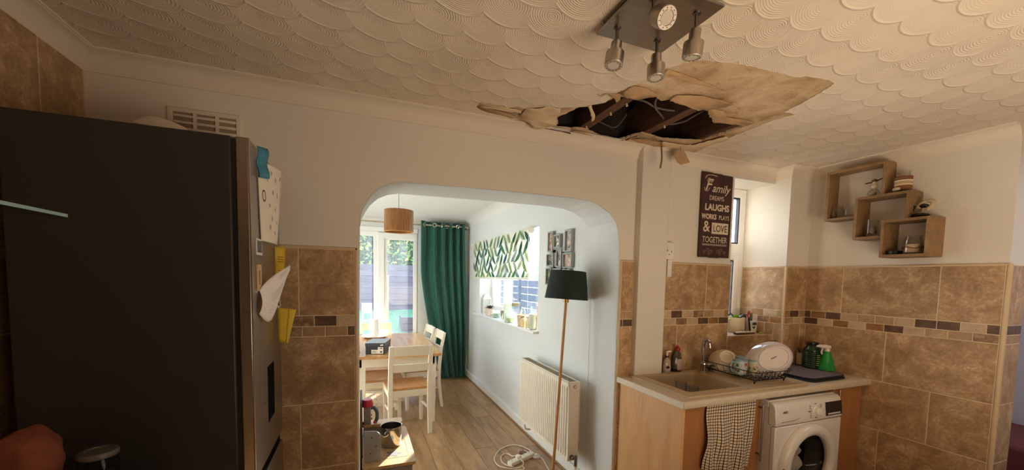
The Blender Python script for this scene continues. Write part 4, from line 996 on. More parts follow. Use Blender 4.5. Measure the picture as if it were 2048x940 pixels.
# rack
RACK = plain('black_wire', srgb(34, 30, 28), .35, .5)
rk = thing('dish_rack', 'black wire dish rack on the sink drainer', 'dish rack', (2.4, 1.83, .92))
RX0, RX1, RY0, RY1 = 2.215, 2.555, 1.615, 2.045
def rrz(x0, x1, y0, y1, r, z, n=5): return [(x, y, z) for x, y in rr(x0, x1, y0, y1, r, n)]
build('top_rim', MB().tube(rrz(RX0, RX1, RY0, RY1, .04, 1.0), .0026, 8, closed=True), RACK, rk)
build('base_rim', MB().tube(rrz(RX0+.035, RX1-.035, RY0+.03, RY1-.03, .03, .945), .003, 8, closed=True), RACK, rk)
m = MB()
for i in range(8):
    y = RY0+.04+i*(RY1-RY0-.08)/7
    m.tube([(RX0, y, 1.0), (RX0+.02, y, .96), (RX0+.04, y, .945), (RX1-.04, y, .945), (RX1-.02, y, .96), (RX1, y, 1.0)], .0015, 6)
for i in range(7):
    x = RX0+.05+i*(RX1-RX0-.10)/6
    m.tube([(x, RY0, 1.0), (x, RY0+.02, .955), (x, RY0+.035, .945), (x, RY1-.035, .945), (x, RY1-.02, .955), (x, RY1, 1.0)], .0018, 6)
build('wires', m, RACK, rk, kind='stuff')
for i in range(8):
    x = RX0+.06+i*.03
    build('plate_loop', MB().tube(smoothpts([(x, RY0+.05, .945), (x+.004, RY0+.055, .985), (x+.012, RY0+.06, .99), (x+.018, RY0+.055, .985), (x+.02, RY0+.05, .945)], 4), .0018, 6), RACK, rk)
for x, y in ((RX0+.045, RY0+.045), (RX1-.03, RY0+.045), (RX0+.045, RY1-.05), (RX1-.03, RY1-.05)):
    build('foot', MB().tube([(x-.012, y, .946), (x-.008, y-.004, .9245), (x+.014, y, .946)], .003, 8), RACK, rk)
GLAZE = plain('stoneware_glaze', srgb(224, 210, 190), .28, var=.04)
GLAZEW = plain('white_glaze', srgb(216, 206, 200), .14, var=.02, coat=.5)
Mb = Matrix.Rotation(R(28), 3, 'Z') @ Matrix.Rotation(R(68), 3, 'X')
bw = thing('upturned_bowl', 'cream bowl leaning upside down at the tap end of the rack', 'bowl', (2.37, 1.95, .95))
baxis = Vector((-.50, -.62, .60)).normalized(); bx = Vector((.8, -.6, 0)).normalized(); by = baxis.cross(bx)
build('bowl', MB().lathe((2.335, 1.93, 1.02), [(.098, -.062), (.100, -.064), (.096, -.050), (.078, -.010), (.052, .018), (.046, .022), (.046, .029), (.040, .029), (.038, .021), (0, .019)], 40, M=Matrix((bx, by, baxis)).transposed(), cap=False), GLAZE, bw, smooth=50)
def mug(x, y, z, label, cmat, rz, r=.042):
    t = thing('floral_mug', label, 'mug', (x, y, z), 'floral mugs on the dish rack')
    build('cup', MB().lathe((x, y, z), [(r*.80, 0), (r*.90, .006), (r, .04), (r, .094), (r*.955, .094), (r*.95, .04), (r*.8, .012), (0, .01)], 28), cmat, t)
    build('rim_band', MB().lathe((x, y, z+.086), [(r*1.012, 0), (r*1.012, .009), (r*.94, .0095)], 28), plain('blue_rim', srgb(128, 160, 176), .25), t)
    d = Vector((math.cos(rz), math.sin(rz), 0))
    c = Vector((x, y, z))+d*r*.96
    build('handle', MB().tube(smoothpts([c+Vector((0, 0, .078)), c+d*.02+Vector((0, 0, .08)), c+d*.032+Vector((0, 0, .055)), c+d*.022+Vector((0, 0, .028)), c+Vector((0, 0, .02))]), .006, 8), plain('blue_rim', srgb(128, 160, 176), .25), t)
    random.seed(int(x*1000))
    for kind, col in (('petal_print', srgb(186, 62, 54)), ('flower_print', srgb(222, 186, 190)), ('leaf_print', srgb(70, 106, 52))):
        m = MB()
        for k in range(9):
            a = random.uniform(0, 2*math.pi); h = random.uniform(.018, .078); s_ = random.uniform(.006, .013)
            cc = [(a+s_/r*math.cos(q*math.pi/4)*random.uniform(.7, 1.1), h+s_*math.sin(q*math.pi/4)*random.uniform(.7, 1.1)) for q in range(8)]
            m.add([(x+(r*(.925+.075*min(1, hh/.04))+.0008)*math.cos(aa), y+(r*(.925+.075*min(1, hh/.04))+.0008)*math.sin(aa), z+hh) for aa, hh in cc], [tuple(range(8))])
        build(kind, m, plain(kind, col, .3, var=.25, nscale=60), t, smooth=0, kind='stuff')
MUGB = plain('mug_teal', srgb(176, 196, 196), .25, var=.03); MUGG = plain('mug_cream', srgb(222, 216, 180), .25, var=.03)
mug(2.305, 1.80, .948, 'blue floral mug with its handle towards the tap', MUGB, R(172))
mug(2.405, 1.86, .948, 'blue rimmed mug half hidden behind the other floral mugs', MUGB, R(60))
mug(2.400, 1.765, .948, 'cream and green floral mug next to the large white plate', MUGG, R(20))
# big oval dish standing in the rack, its base towards the room
bd = thing('oval_serving_plate', 'large white oval plate standing on edge in the dish rack', 'plate', (2.48, 1.69, .95))
axis = Vector((-.50, -.80, .33)).normalized()
xa = Vector((.84, -.30, .45)); xa = (xa-axis*xa.dot(axis)).normalized(); ya = axis.cross(xa)
Mo = Matrix((xa, ya, axis)).transposed()
build('plate', MB().lathe((2.462, 1.690, 1.064), [(.152, -.076), (.157, -.073), (.150, -.055), (.130, -.022), (.106, 0), (.100, .002), (.098, .009), (.091, .009), (.089, .002), (0, .001)], 56, M=Mo, sy=.72, cap=False), GLAZEW, bd, smooth=50)
m = MB()
for a_, w_ in ((-.016, .008), (-.006, .007), (.003, .008), (.013, .006)): m.add([Vector((2.462, 1.690, 1.064))+xa*(a_+p)+ya*q+axis*.0018 for p, q in ((0, 0), (w_, 0), (w_, .007), (0, .007))], [(0, 1, 2, 3)])
build('maker_stamp', m, INKD, bd, smooth=0)
# cutlery tips behind the plate
ct = thing('cutlery_caddy', 'dark fork tines sticking up behind the large white plate', 'cutlery', (2.80, 1.93, .91))
build('caddy', MB().lathe((2.80, 1.93, .91), [(.035, 0), (.04, .09), (.037, .09), (.033, .004), (0, .004)], 18), RACK, ct)
for i in range(2):
    x = 2.79+i*.028
    m = MB().bar((x, 1.93, .93), (x+.003, 1.935, 1.088), .008, .002, (0, 1, 0))
    for k in range(4): m.bar((x-.010+k*.0066, 1.935, 1.088), (x-.010+k*.0066, 1.936, 1.128), .003, .0015, (0, 1, 0))
    m.box(x-.012, x+.014, 1.934, 1.937, 1.083, 1.092); build('fork', m, STEELD, ct)
# folded drying mat with dark piping
MATG = plain('mat_grey', srgb(112, 104, 102), .95, var=.12, nscale=60, bump=.3, bscale=200); MATB = plain('mat_black', srgb(26, 24, 26), .9)
mt = thing('drying_mat', 'grey drying mat with black piping, folded on the worktop', 'mat', (2.87, 1.75, .91))
corner = rr(2.70, 3.075, 1.610, 1.955, .05)
def skew(p): return (p[0]+.05*(1.79-p[1]), p[1]+.02*(p[0]-2.9))
corner = [skew(p) for p in corner]
build('lower_fold', MB().slab(corner, [], .911, .921, XY), MATB, mt, bevel=.003)
build('upper_fold', MB().slab(corner, [], .923, .931, XY), MATG, mt, bevel=.003)
build('piping', MB().tube([(x, y, .927) for x, y in corner], .0065, 8, closed=True), MATB, mt)
build('piping', MB().tube([(x-.012, y-.012, .916+.0) for x, y in corner], .006, 8, closed=True), MATB, mt)
# corner pot, green jar, spray bottle
cp = thing('utensil_pot', 'cream pot of wooden utensils in the corner behind the green jar', 'pot', (3.155, 1.945, .91))
build('pot', MB().lathe((3.150, 1.930, .932), [(.045, 0), (.05, .004), (.053, .088), (.049, .088), (.046, .008), (0, .006)], 26), plain('cream_pot', srgb(206, 190, 158), .4), cp)
build('wooden_spoon', MB().tube([(3.14, 1.925, .94), (3.17, 1.95, 1.03), (3.185, 1.96, 1.075)], [.007, .008, .014], 8), wood('spoon_wood', srgb(206, 168, 112), srgb(170, 130, 80), axis=2), cp)
build('brush', MB().tube([(3.14, 1.935, .94), (3.115, 1.945, 1.03), (3.105, 1.95, 1.055)], [.005, .006, .010], 8), plain('brush_dark', srgb(84, 56, 44), .7), cp)
gj = thing('green_jar', 'dark green ribbed bottle with a black lid by the spray bottle', 'bottle', (3.085, 1.839, .91))
pr = [(.052, 0), (.060, .008)]
for i in range(8): pr += [(.060, .014+i*.014), (.056, .020+i*.014), (.060, .026+i*.014)]
pr += [(.05, .145), (.034, .160), (.033, .166)]
build('bottle', MB().lathe((3.085, 1.839, .931), pr, 30, fr=lambda th, z: 1+.03*math.cos(8*th)), plain('dark_green_glass', srgb(26, 52, 30), .12, var=.2, nscale=20), gj, smooth=60)
m = MB()
for i in range(6): m.box(3.04, 3.075, 1.7765, 1.7785, .96+i*.014, .966+i*.014)
build('pale_print', m, plain('lime_print', srgb(128, 170, 64), .4), gj)
build('lid', MB().lathe((3.085, 1.839, 1.096), [(.036, 0), (.037, .004), (.037, .020), (.033, .023), (0, .023)], 26), FBLACK, gj)
sb = thing('spray_bottle', 'bright green spray bottle with a white trigger', 'spray bottle', (3.105, 1.752, .91))
build('bottle', MB().lathe((3.105, 1.752, .932), [(.050, 0), (.054, .005), (.052, .02), (.030, .10), (.020, .125), (.016, .135)], 26), plain('green_plastic_clear', srgb(34, 140, 62), .15, var=.06), sb)
build('collar', MB().cyl((3.105, 1.752, 1.066), (3.105, 1.752, 1.084), .016, n=16), PLW, sb)
build('trigger_head', MB().tube([(3.12, 1.745, 1.096), (3.09, 1.758, 1.100), (3.05, 1.775, 1.104), (3.035, 1.782, 1.10)], [.012, .014, .010, .006], 10).cyl((3.105, 1.752, 1.082), (3.105, 1.752, 1.098), .010, n=12), PLW, sb)
build('trigger', MB().tube([(3.075, 1.765, 1.09), (3.066, 1.768, 1.06), (3.072, 1.765, 1.045)], .005, 8), PLW, sb)
# tumblers in the bowl
TUM = glassmat('tumbler_glass', (.93, .94, .94), 1.2, .06)
for i, (x, y, r, h, lb) in enumerate(((1.935, 1.92, .036, .158, 'tallest upturned clear tumbler standing in the sink bowl'), (2.055, 1.93, .032, .112, 'shorter clear tumbler at the right of the three in the sink bowl'), (1.992, 1.90, .029, .14, 'narrow clear tumbler in the middle of the three in the sink bowl'))):
    t = build('glass_tumbler', MB().lathe((x, y, .7355), [(r*.82, 0), (r*.86, .004), (r, h), (r*.95, h), (r*.80, .008), (0, .008)], 24), TUM, label=lb, cat='glass', group='tumblers in the sink')

# ------------------------------------------------------------------ window sill things
pl = thing('ribbed_planter', 'cream ribbed plant pot with a leafy plant on the kitchen window sill', 'plant', (2.80, 2.245, 1.146))
build('pot', MB().lathe((2.80, 2.245, 1.146), [(.055, 0), (.062, .004), (.064, .12), (.058, .12), (.056, .10), (0, .10)], 48, fr=lambda th, z: 1+.02*math.cos(24*th)), plain('ribbed_cream', srgb(232, 216, 186), .5), pl, smooth=60)
def leafblade(m, base, d, L, w, droop):
    base = Vector(base); d = Vector(d).normalized(); s = d.cross(Vector((0, 0, 1))).normalized(); o = len(m.v); N = 6
    for i in range(N+1):
        t = i/N; p = base+d*L*t-Vector((0, 0, droop*t*t)); ww = w*math.sin(math.pi*min(.97, .12+.85*t))
        m.v += [p-s*ww, p+Vector((0, 0, .004)), p+s*ww]
    for i in range(N):
        a = o+3*i; m.f += [(a, a+1, a+4, a+3), (a+1, a+2, a+5, a+4)]
LFD = plain('leaf_dark', srgb(56, 84, 62), .4, var=.2); LFL = plain('leaf_lime', srgb(150, 190, 40), .4, var=.2)
for i, (d, L, w, dr, mt_) in enumerate((((.5, -.4, .9), .10, .028, .02, LFD), ((-.5, -.4, .8), .10, .022, .03, LFL), ((.1, -.6, .6), .09, .03, .02, LFD), ((.9, -.2, .5), .085, .028, .03, LFD), ((-.9, .1, .4), .09, .022, .03, LFL), ((-.2, .5, .9), .10, .025, .02, LFD), ((-.3, -.7, .35), .07, .02, .02, LFL))):
    m = MB(); leafblade(m, (2.80, 2.245, 1.24), d, L, w, dr); build('leaf', m, mt_, pl, solid=.001)
wp = thing('tapered_pot', 'white tapered pot with a dark printed badge on the kitchen sill', 'pot', (2.905, 2.20, 1.146))
build('pot', MB().lathe((2.905, 2.195, 1.146), [(.036, 0), (.038, .004), (.046, .098), (.042, .098), (.036, .01), (0, .01)], 24), plain('pot_white', srgb(226, 216, 204), .35), wp)
build('badge', MB().slab([(2.888+.022*math.cos(a), 1.222+.012*math.sin(a)) for a in [i*math.pi/8 for i in range(16)]], [], 2.147, 2.152, XZ).slab([(2.872, 1.200), (2.904, 1.200), (2.888, 1.182)], [], 2.152, 2.157, XZ), plain('badge_dark', srgb(60, 66, 64), .6), wp, smooth=0)
build('seed_packet', MB().box(2.872, 2.925, 2.20, 2.204, 1.20, 1.30), plain('packet_green', srgb(78, 104, 84), .5, var=.5, nscale=60), wp)
build('packet_edge', MB().box(2.866, 2.873, 2.199, 2.205, 1.20, 1.30), PAPER, wp)
sc = thing('scissors', 'red handled scissors standing between the two sill pots', 'scissors', (2.865, 2.17, 1.146))
build('blades', MB().bar((2.858, 2.16, 1.15), (2.850, 2.175, 1.27), .016, .003, (0, 1, 0)), plain('blade_dark', srgb(44, 44, 50), .3, .6), sc)
build('handle', MB().tube([(2.848+.013*math.cos(a), 2.176, 1.295+.022*math.sin(a)) for a in [i*math.pi/7 for i in range(14)]], .005, 6, closed=True), plain('red_handle', srgb(176, 56, 50), .4), sc)
ew = thing('sill_ornament', 'brown strip with pale rounded tops along the front of the sill', 'ornament', (2.75, 2.135, 1.146))
build('tray', MB().box(2.66, 2.85, 2.115, 2.150, 1.1465, 1.160), BROWN, ew, bevel=.003)
for i in range(5): build('pale_top', MB().ell((2.682+i*.036, 2.1325, 1.162), .015, .013, .008, 12, 6), PAPER, ew)
build('leaf_sprig', MB().ell((2.945, 2.135, 1.153), .022, .012, .006, 12, 6, jit=.3), LFL, label='small green sprig lying at the right end of the kitchen sill', cat='sprig')

# sign, socket and trunking
SIGN = plain('sign_board', srgb(66, 40, 36), .7, var=.18, nscale=14, bump=.2, bscale=60)
SLET = plain('sign_letter', srgb(222, 206, 178), .8, var=.12, nscale=60)
sg = thing('wall_sign', 'dark brown vintage wooden word sign beside the kitchen window', 'sign', (2.36, 2.09, 1.72))
SX0, SX1, SZ0, SZ1, SY = 2.214, 2.502, 1.718, 2.308, 2.090
W3 = (SX1-SX0)/3
for i in range(3): build('plank', MB().box(SX0+i*W3+.001, SX0+(i+1)*W3-.001, SY, SY+.018, SZ0-(.003 if i == 1 else 0), SZ1-(.004*i)), SIGN, sg, bevel=.004)
build('batten', MB().box(SX0+.02, SX1-.02, SY+.018, DD, 2.20, 2.24).box(SX0+.02, SX1-.02, SY+.018, DD, 1.78, 1.82), SIGN, sg)
def sline(body, size, x, z, align='CENTER', xs=1, ys=1, shear=0, bold=0, mat=SLET, off=.0008, name='lettering'):
    t = text(body, size, align, shear, xs, bold)
    place(t, lambda v: (x+v.x, SY-off, z+v.y*ys)); return build(name, t, mat, sg, smooth=0)
xc = (SX0+SX1)/2
sline('Our', .042, 2.252, 2.238, 'LEFT', xs=.85, shear=.2)
sline('F', .115, 2.235, 2.183, 'LEFT', xs=1.0, shear=.35, bold=.0008)
sline('amily', .080, 2.302, 2.175, 'LEFT', xs=1.0, shear=.35, bold=.0006)
build('flourish', MB().tube(smoothpts([(2.236, SY-.001, 2.262), (2.256, SY-.001, 2.284), (2.30, SY-.001, 2.289), (2.345, SY-.001, 2.284)]), .0022, 6).tube(smoothpts([(2.28, SY-.001, 2.2), (2.262, SY-.001, 2.178), (2.238, SY-.001, 2.18), (2.234, SY-.001, 2.2)]), .002, 6), SLET, sg)
sline('DREAMS', .046, xc-.006, 2.117, xs=.80, ys=1.0)
sline('LAUGHS', .062, xc+.002, 2.047, xs=.98, bold=.0022)
sline('WORKS', .048, 2.288, 1.986, xs=.80, bold=.0016); sline('PLAYS', .044, 2.430, 1.986, xs=.84, bold=.0003)
sline('&', .108, 2.268, 1.897, xs=.95, bold=.0008)
build('letter_block', MB().box(2.318, 2.475, SY-.0012, SY, 1.884, 1.962), SLET, sg, smooth=0)
sline('LOVE', .066, 2.3965, 1.900, xs=.85, bold=.0004, mat=SIGN, off=.0022)
sline('TOGETHER', .054, xc-.006, 1.822, xs=.86, ys=1.1)
build('rule_lines', MB().box(2.236, 2.47, SY-.001, SY, 1.808, 1.811).box(2.236, 2.47, SY-.001, SY, 1.801, 1.803), SLET, sg, smooth=0)
m = MB()
for s in (-1, 1):
    for (a, b, r) in ((.03, 1.758, .016), (.062, 1.764, .018), (.095, 1.752, .014), (.05, 1.742, .011)):
        m.tube([(xc-.006+s*(a+r*(1-.06*k)*math.cos(k*.55)), SY-.001, b+r*(1-.06*k)*math.sin(k*.55)) for k in range(15)], .0015, 5)
build('scroll_motif', m, plain('sign_scroll', srgb(150, 130, 112), .8), sg, kind='stuff')
so = thing('spur_socket', 'white switched socket beside the pipe boxing', 'socket', (1.938, DD, 1.68))
build('back_box', MB().box(1.903, 1.973, DD-.032, DD, 1.692, 1.800), PLW, so, bevel=.003)
build('faceplate', MB().box(1.903, 1.974, DD-.040, DD-.032, 1.690, 1.802), PLW, so, bevel=.003)
build('pin_hole', MB().box(1.915, 1.920, DD-.041, DD-.039, 1.742, 1.752).box(1.95, 1.955, DD-.041, DD-.039, 1.735, 1.745).box(1.928, 1.938, DD-.041, DD-.039, 1.720, 1.724), FBLACK, so)
build('cable_trunking', MB().box(1.938, 1.974, DD-.026, DD-.009, 1.572, 1.690), PLW, label='short white trunking below the socket', cat='trunking', bevel=.002)
build('cable_trunking', MB().box(1.925, 1.945, DD-.012, DD, 1.802, 2.326), KPAINT, label='thin painted trunking running up from the socket to the ceiling', cat='trunking', bevel=.002)

# ------------------------------------------------------------------ box shelves on the right wall
OAKS = wood('shelf_oak', srgb(150, 118, 78), srgb(118, 90, 56), axis=1, rough=.5, scale=3, stretch=8, bump=.04)
def shelf(label, d, y0, y1, z0, z1, pieces, zr=None, ybot=None, t=.017):
    s = thing('box_shelf', label, 'shelf', (WW, (y0+y1)/2, z0), 'oak box shelves on the right wall')
    xf = WW-d
    build('side_panel', MB().box(xf, WW, y1-t, y1, z0, z1), OAKS, s, bevel=.001)
    build('side_panel', MB().box(xf, WW, y0, y0+t, zr or z0, z1), OAKS, s, bevel=.001)
    build('top_panel', MB().box(xf, WW, y0+t, y1-t, z1-t, z1), OAKS, s, bevel=.001)
    build('bottom_panel', MB().box(xf, WW, ybot or (y0+t), y1-t, z0, z0+t), OAKS, s, bevel=.001)
    return s
shelf('largest oak box shelf, topmost of the three', .112, 1.497, 1.834, 1.992, 2.335, 4, zr=2.122, ybot=1.640)
shelf('middle oak box shelf, overlapping the one above', .142, 1.357, 1.638, 1.843, 2.120, 4, zr=1.952, ybot=1.478)
shelf('smallest oak box shelf, lowest and nearest the camera', .165, 1.247, 1.476, 1.718, 1.950, 4)
CG = clearglass('clear_glass', (.96, .96, .95))
for i, (y, lb) in enumerate(((1.782, 'clear round bellied glass vase at the left end of the top shelf'), (1.705, 'clear round bellied glass vase beside the middle shelf'))):
    v = build('glass_vase', MB().lathe((3.163, y, 2.010), [(.026, 0), (.036, .012), (.040, .03), (.036, .055), (.029, .078), (.027, .092), (.0255, .092), (.0275, .076), (.034, .054), (.037, .03), (.034, .014), (0, .006)], 26), CG, label=lb, cat='vase', group='glass vases on the top shelf')
sn = thing('bauble_ornament', 'glass bauble ornament with a pale ball and a dark twig on top', 'ornament', (3.158, 1.577, 2.1205))
build('glass_body', MB().lathe((3.158, 1.577, 2.1205), [(.018, 0), (.030, .008), (.036, .025), (.030, .044), (.018, .054), (.014, .058), (.013, .058), (.017, .052), (.028, .042), (.034, .025), (.028, .01), (0, .004)], 24), CG, sn)
build('pale_ball', MB().ell((3.152, 1.580, 2.146), .021, .021, .019, 14, 10, jit=.15), plain('cream_wool', srgb(220, 204, 176), .9, bump=.4), sn)
build('head', MB().ell((3.158, 1.577, 2.192), .020, .020, .016, 14, 10).ell((3.158, 1.577, 2.214), .012, .012, .014, 12, 8), plain('cream_wool', srgb(220, 204, 176), .9, bump=.4), sn)
build('cap', MB().lathe((3.158, 1.577, 2.222), [(.017, 0), (.015, .012), (.006, .018), (0, .018)], 14), plain('cap_brown', srgb(96, 74, 54), .8), sn)
build('twig', MB().tube([(3.15, 1.625, 2.218), (3.155, 1.58, 2.222), (3.15, 1.525, 2.236)], [.004, .0045, .004], 7), plain('twig_red', srgb(84, 44, 40), .8), sn)
jr = thing('twine_jar', 'glass jar wrapped in brown and white bands on the middle shelf', 'jar', (3.150, 1.425, 2.1205))
build('jar', MB().lathe((3.150, 1.425, 2.1205), [(.034, 0), (.040, .006), (.040, .085), (.032, .10), (.030, .115), (.032, .118), (.032, .130), (.029, .130), (.027, .10), (.036, .084), (.036, .008), (0, .006)], 26), CG, jr)
for z, h, c, nm in ((.012, .030, srgb(132, 88, 58), 'hessian_band'), (.042, .010, srgb(214, 196, 168), 'lace_band'), (.052, .014, srgb(186, 156, 122), 'twine_band'), (.066, .010, srgb(222, 206, 180), 'lace_band'), (.078, .020, srgb(128, 84, 56), 'hessian_band')):
    build(nm, MB().lathe((3.150, 1.425, 2.1205+z), [(.0402, 0), (.0425, h*.2), (.0425, h*.8), (.0402, h)], 26), plain(nm+str(round(c[0], 2)), c, .9, bump=.4, bscale=200), jr)
m = MB()
for y, x, r in ((1.452, 3.118, .010), (1.440, 3.112, .012), (1.428, 3.108, .010)): m.ell((x, y, 2.142), r, r, r, 12, 8)
build('beads', m, plain('bead_cream', srgb(214, 196, 170), .4), jr)
on = thing('figurine', 'black and ivory curled figurine on top of the lowest shelf', 'ornament', (3.14, 1.335, 1.9505))
build('base', MB().ell((3.140, 1.340, 1.966), .035, .058, .016, 20, 10, jit=.1), plain('black_lacquer', srgb(22, 20, 20), .2), on)
build('ivory_curl', MB().tube(smoothpts([(3.14, 1.345, 1.975), (3.14, 1.31, 1.992), (3.14, 1.28, 2.018), (3.14, 1.275, 2.04), (3.14, 1.30, 2.05), (3.14, 1.33, 2.035), (3.14, 1.34, 2.01)]), [.006]*8+[.013]*16+[.010]*12+[.006], 10), plain('ivory', srgb(190, 172, 136), .4), on)
build('figure', MB().ell((3.130, 1.372, 1.988), .014, .016, .018, 12, 8).ell((3.126, 1.368, 2.012), .009, .009, .010, 10, 8).tube(smoothpts([(3.13, 1.36, 1.99), (3.128, 1.352, 2.02), (3.13, 1.362, 2.03), (3.13, 1.372, 2.022)]), .004, 6).ell((3.13, 1.31, 2.02), .014, .022, .012, 12, 8), plain('black_lacquer', srgb(22, 20, 20), .2), on)
gb = thing('tall_glass', 'tall clear glass at the left inside the middle shelf', 'glass', (3.135, 1.560, 1.860))
build('glass', MB().lathe((3.135, 1.560, 1.8605), [(.030, 0), (.033, .004), (.033, .11), (.030, .11), (.029, .01), (0, .008)], 24), CG, gb)
build('crystal_stones', MB().ell((3.135, 1.556, 1.90), .022, .022, .03, 12, 8, jit=.5), plain('glass_beads', srgb(150, 140, 128), .2), gb)
cj = thing('candle_jar', 'glass candle jar with a thread tie inside the lowest shelf', 'candle', (3.13, 1.345, 1.7355))
build('jar', MB().lathe((3.13, 1.345, 1.7355), [(.040, 0), (.045, .006), (.045, .08), (.038, .098), (.040, .102), (.041, .112), (.038, .112), (.035, .098), (.042, .08), (.042, .01), (0, .008)], 26), CG, cj)
build('wax', MB().lathe((3.13, 1.345, 1.745), [(.041, 0), (.041, .05), (0, .05)], 22), plain('wax_cream', srgb(206, 184, 150), .6), cj)
build('tie', MB().tube([(3.13+.0465*math.cos(a), 1.345+.0465*math.sin(a), 1.775+.006*math.sin(3*a)) for a in [i*math.pi/12 for i in range(24)]], .003, 6, closed=True), plain('tie_brown', srgb(120, 80, 56), .8), cj)
db = thing('dark_box', 'small dark box with a pale label at the back of the lowest shelf', 'box', (3.13, 1.43, 1.7355))
build('box', MB().box(3.09, 3.16, 1.40, 1.458, 1.7355, 1.762), FBLACK, db, bevel=.002); build('label_panel', MB().box(3.089, 3.0905, 1.425, 1.44, 1.740, 1.758), plain('grey_label', srgb(110, 112, 108), .6), db)

# the hall beyond the end of the tiled wall
hs = thing('hall_stool', 'dark maroon stool in the hall past the right wall end', 'stool', (4.75, 1.30, 0))
build('seat', MB().box(4.35, 5.1, 1.12, 1.62, .20, .42), plain('maroon_fabric', srgb(112, 56, 62), .9), hs, bevel=.03); 
for x, y in ((4.42, 1.2), (5.03, 1.2), (4.42, 1.55), (5.03, 1.55)): build('leg', MB().cyl((x, y, 0), (x, y, .21), .02, n=10), BROWN, hs)

# ------------------------------------------------------------------ dining table and chairs
CREAM = plain('cream_painted_wood', srgb(226, 214, 190), .45, var=.03)
OAKT = wood('oak_top', srgb(206, 160, 104), srgb(170, 120, 70), axis=1, rough=.14, scale=2.4, stretch=8, bump=.04)
OAKX = wood('oak_seat', srgb(202, 150, 92), srgb(168, 112, 62), axis=1, rough=.32, scale=2.4, stretch=8, bump=.04)
TX0, TX1, TY0, TY1 = -.07, .787, 4.0, 5.58
dt = thing('dining_table', 'rectangular dining table with an oak top and cream legs', 'table', ((TX0+TX1)/2, (TY0+TY1)/2, 0))
for i in range(6):
    w = (TX1-TX0)/6; build('top_board', MB().box(TX0+i*w, TX0+(i+1)*w-.0008, TY0, TY1, .722, .75), OAKT, dt, bevel=.0012)
build('apron', MB().box(TX0+.06, TX1-.06, TY0+.07, TY0+.09, .63, .722).box(TX0+.06, TX1-.06, TY1-.09, TY1-.07, .63, .722).box(TX0+.06, TX0+.08, TY0+.07, TY1-.07, .63, .722).box(TX1-.08, TX1-.06, TY0+.07, TY1-.07, .63, .722), CREAM, dt)
for x in (TX0+.085, TX1-.075):
    for y in (TY0+.115, TY1-.1):
        m = MB(); a, b = .034, .025
        m.add([(x-b, y-b, 0), (x+b, y-b, 0), (x+b, y+b, 0), (x-b, y+b, 0), (x-a, y-a, .722), (x+a, y-a, .722), (x+a, y+a, .722), (x-a, y+a, .722)], [(0, 3, 2, 1), (4, 5, 6, 7), (0, 1, 5, 4), (1, 2, 6, 5), (2, 3, 7, 6), (3, 0, 4, 7)])
        build('leg', m, CREAM, dt, bevel=.004)
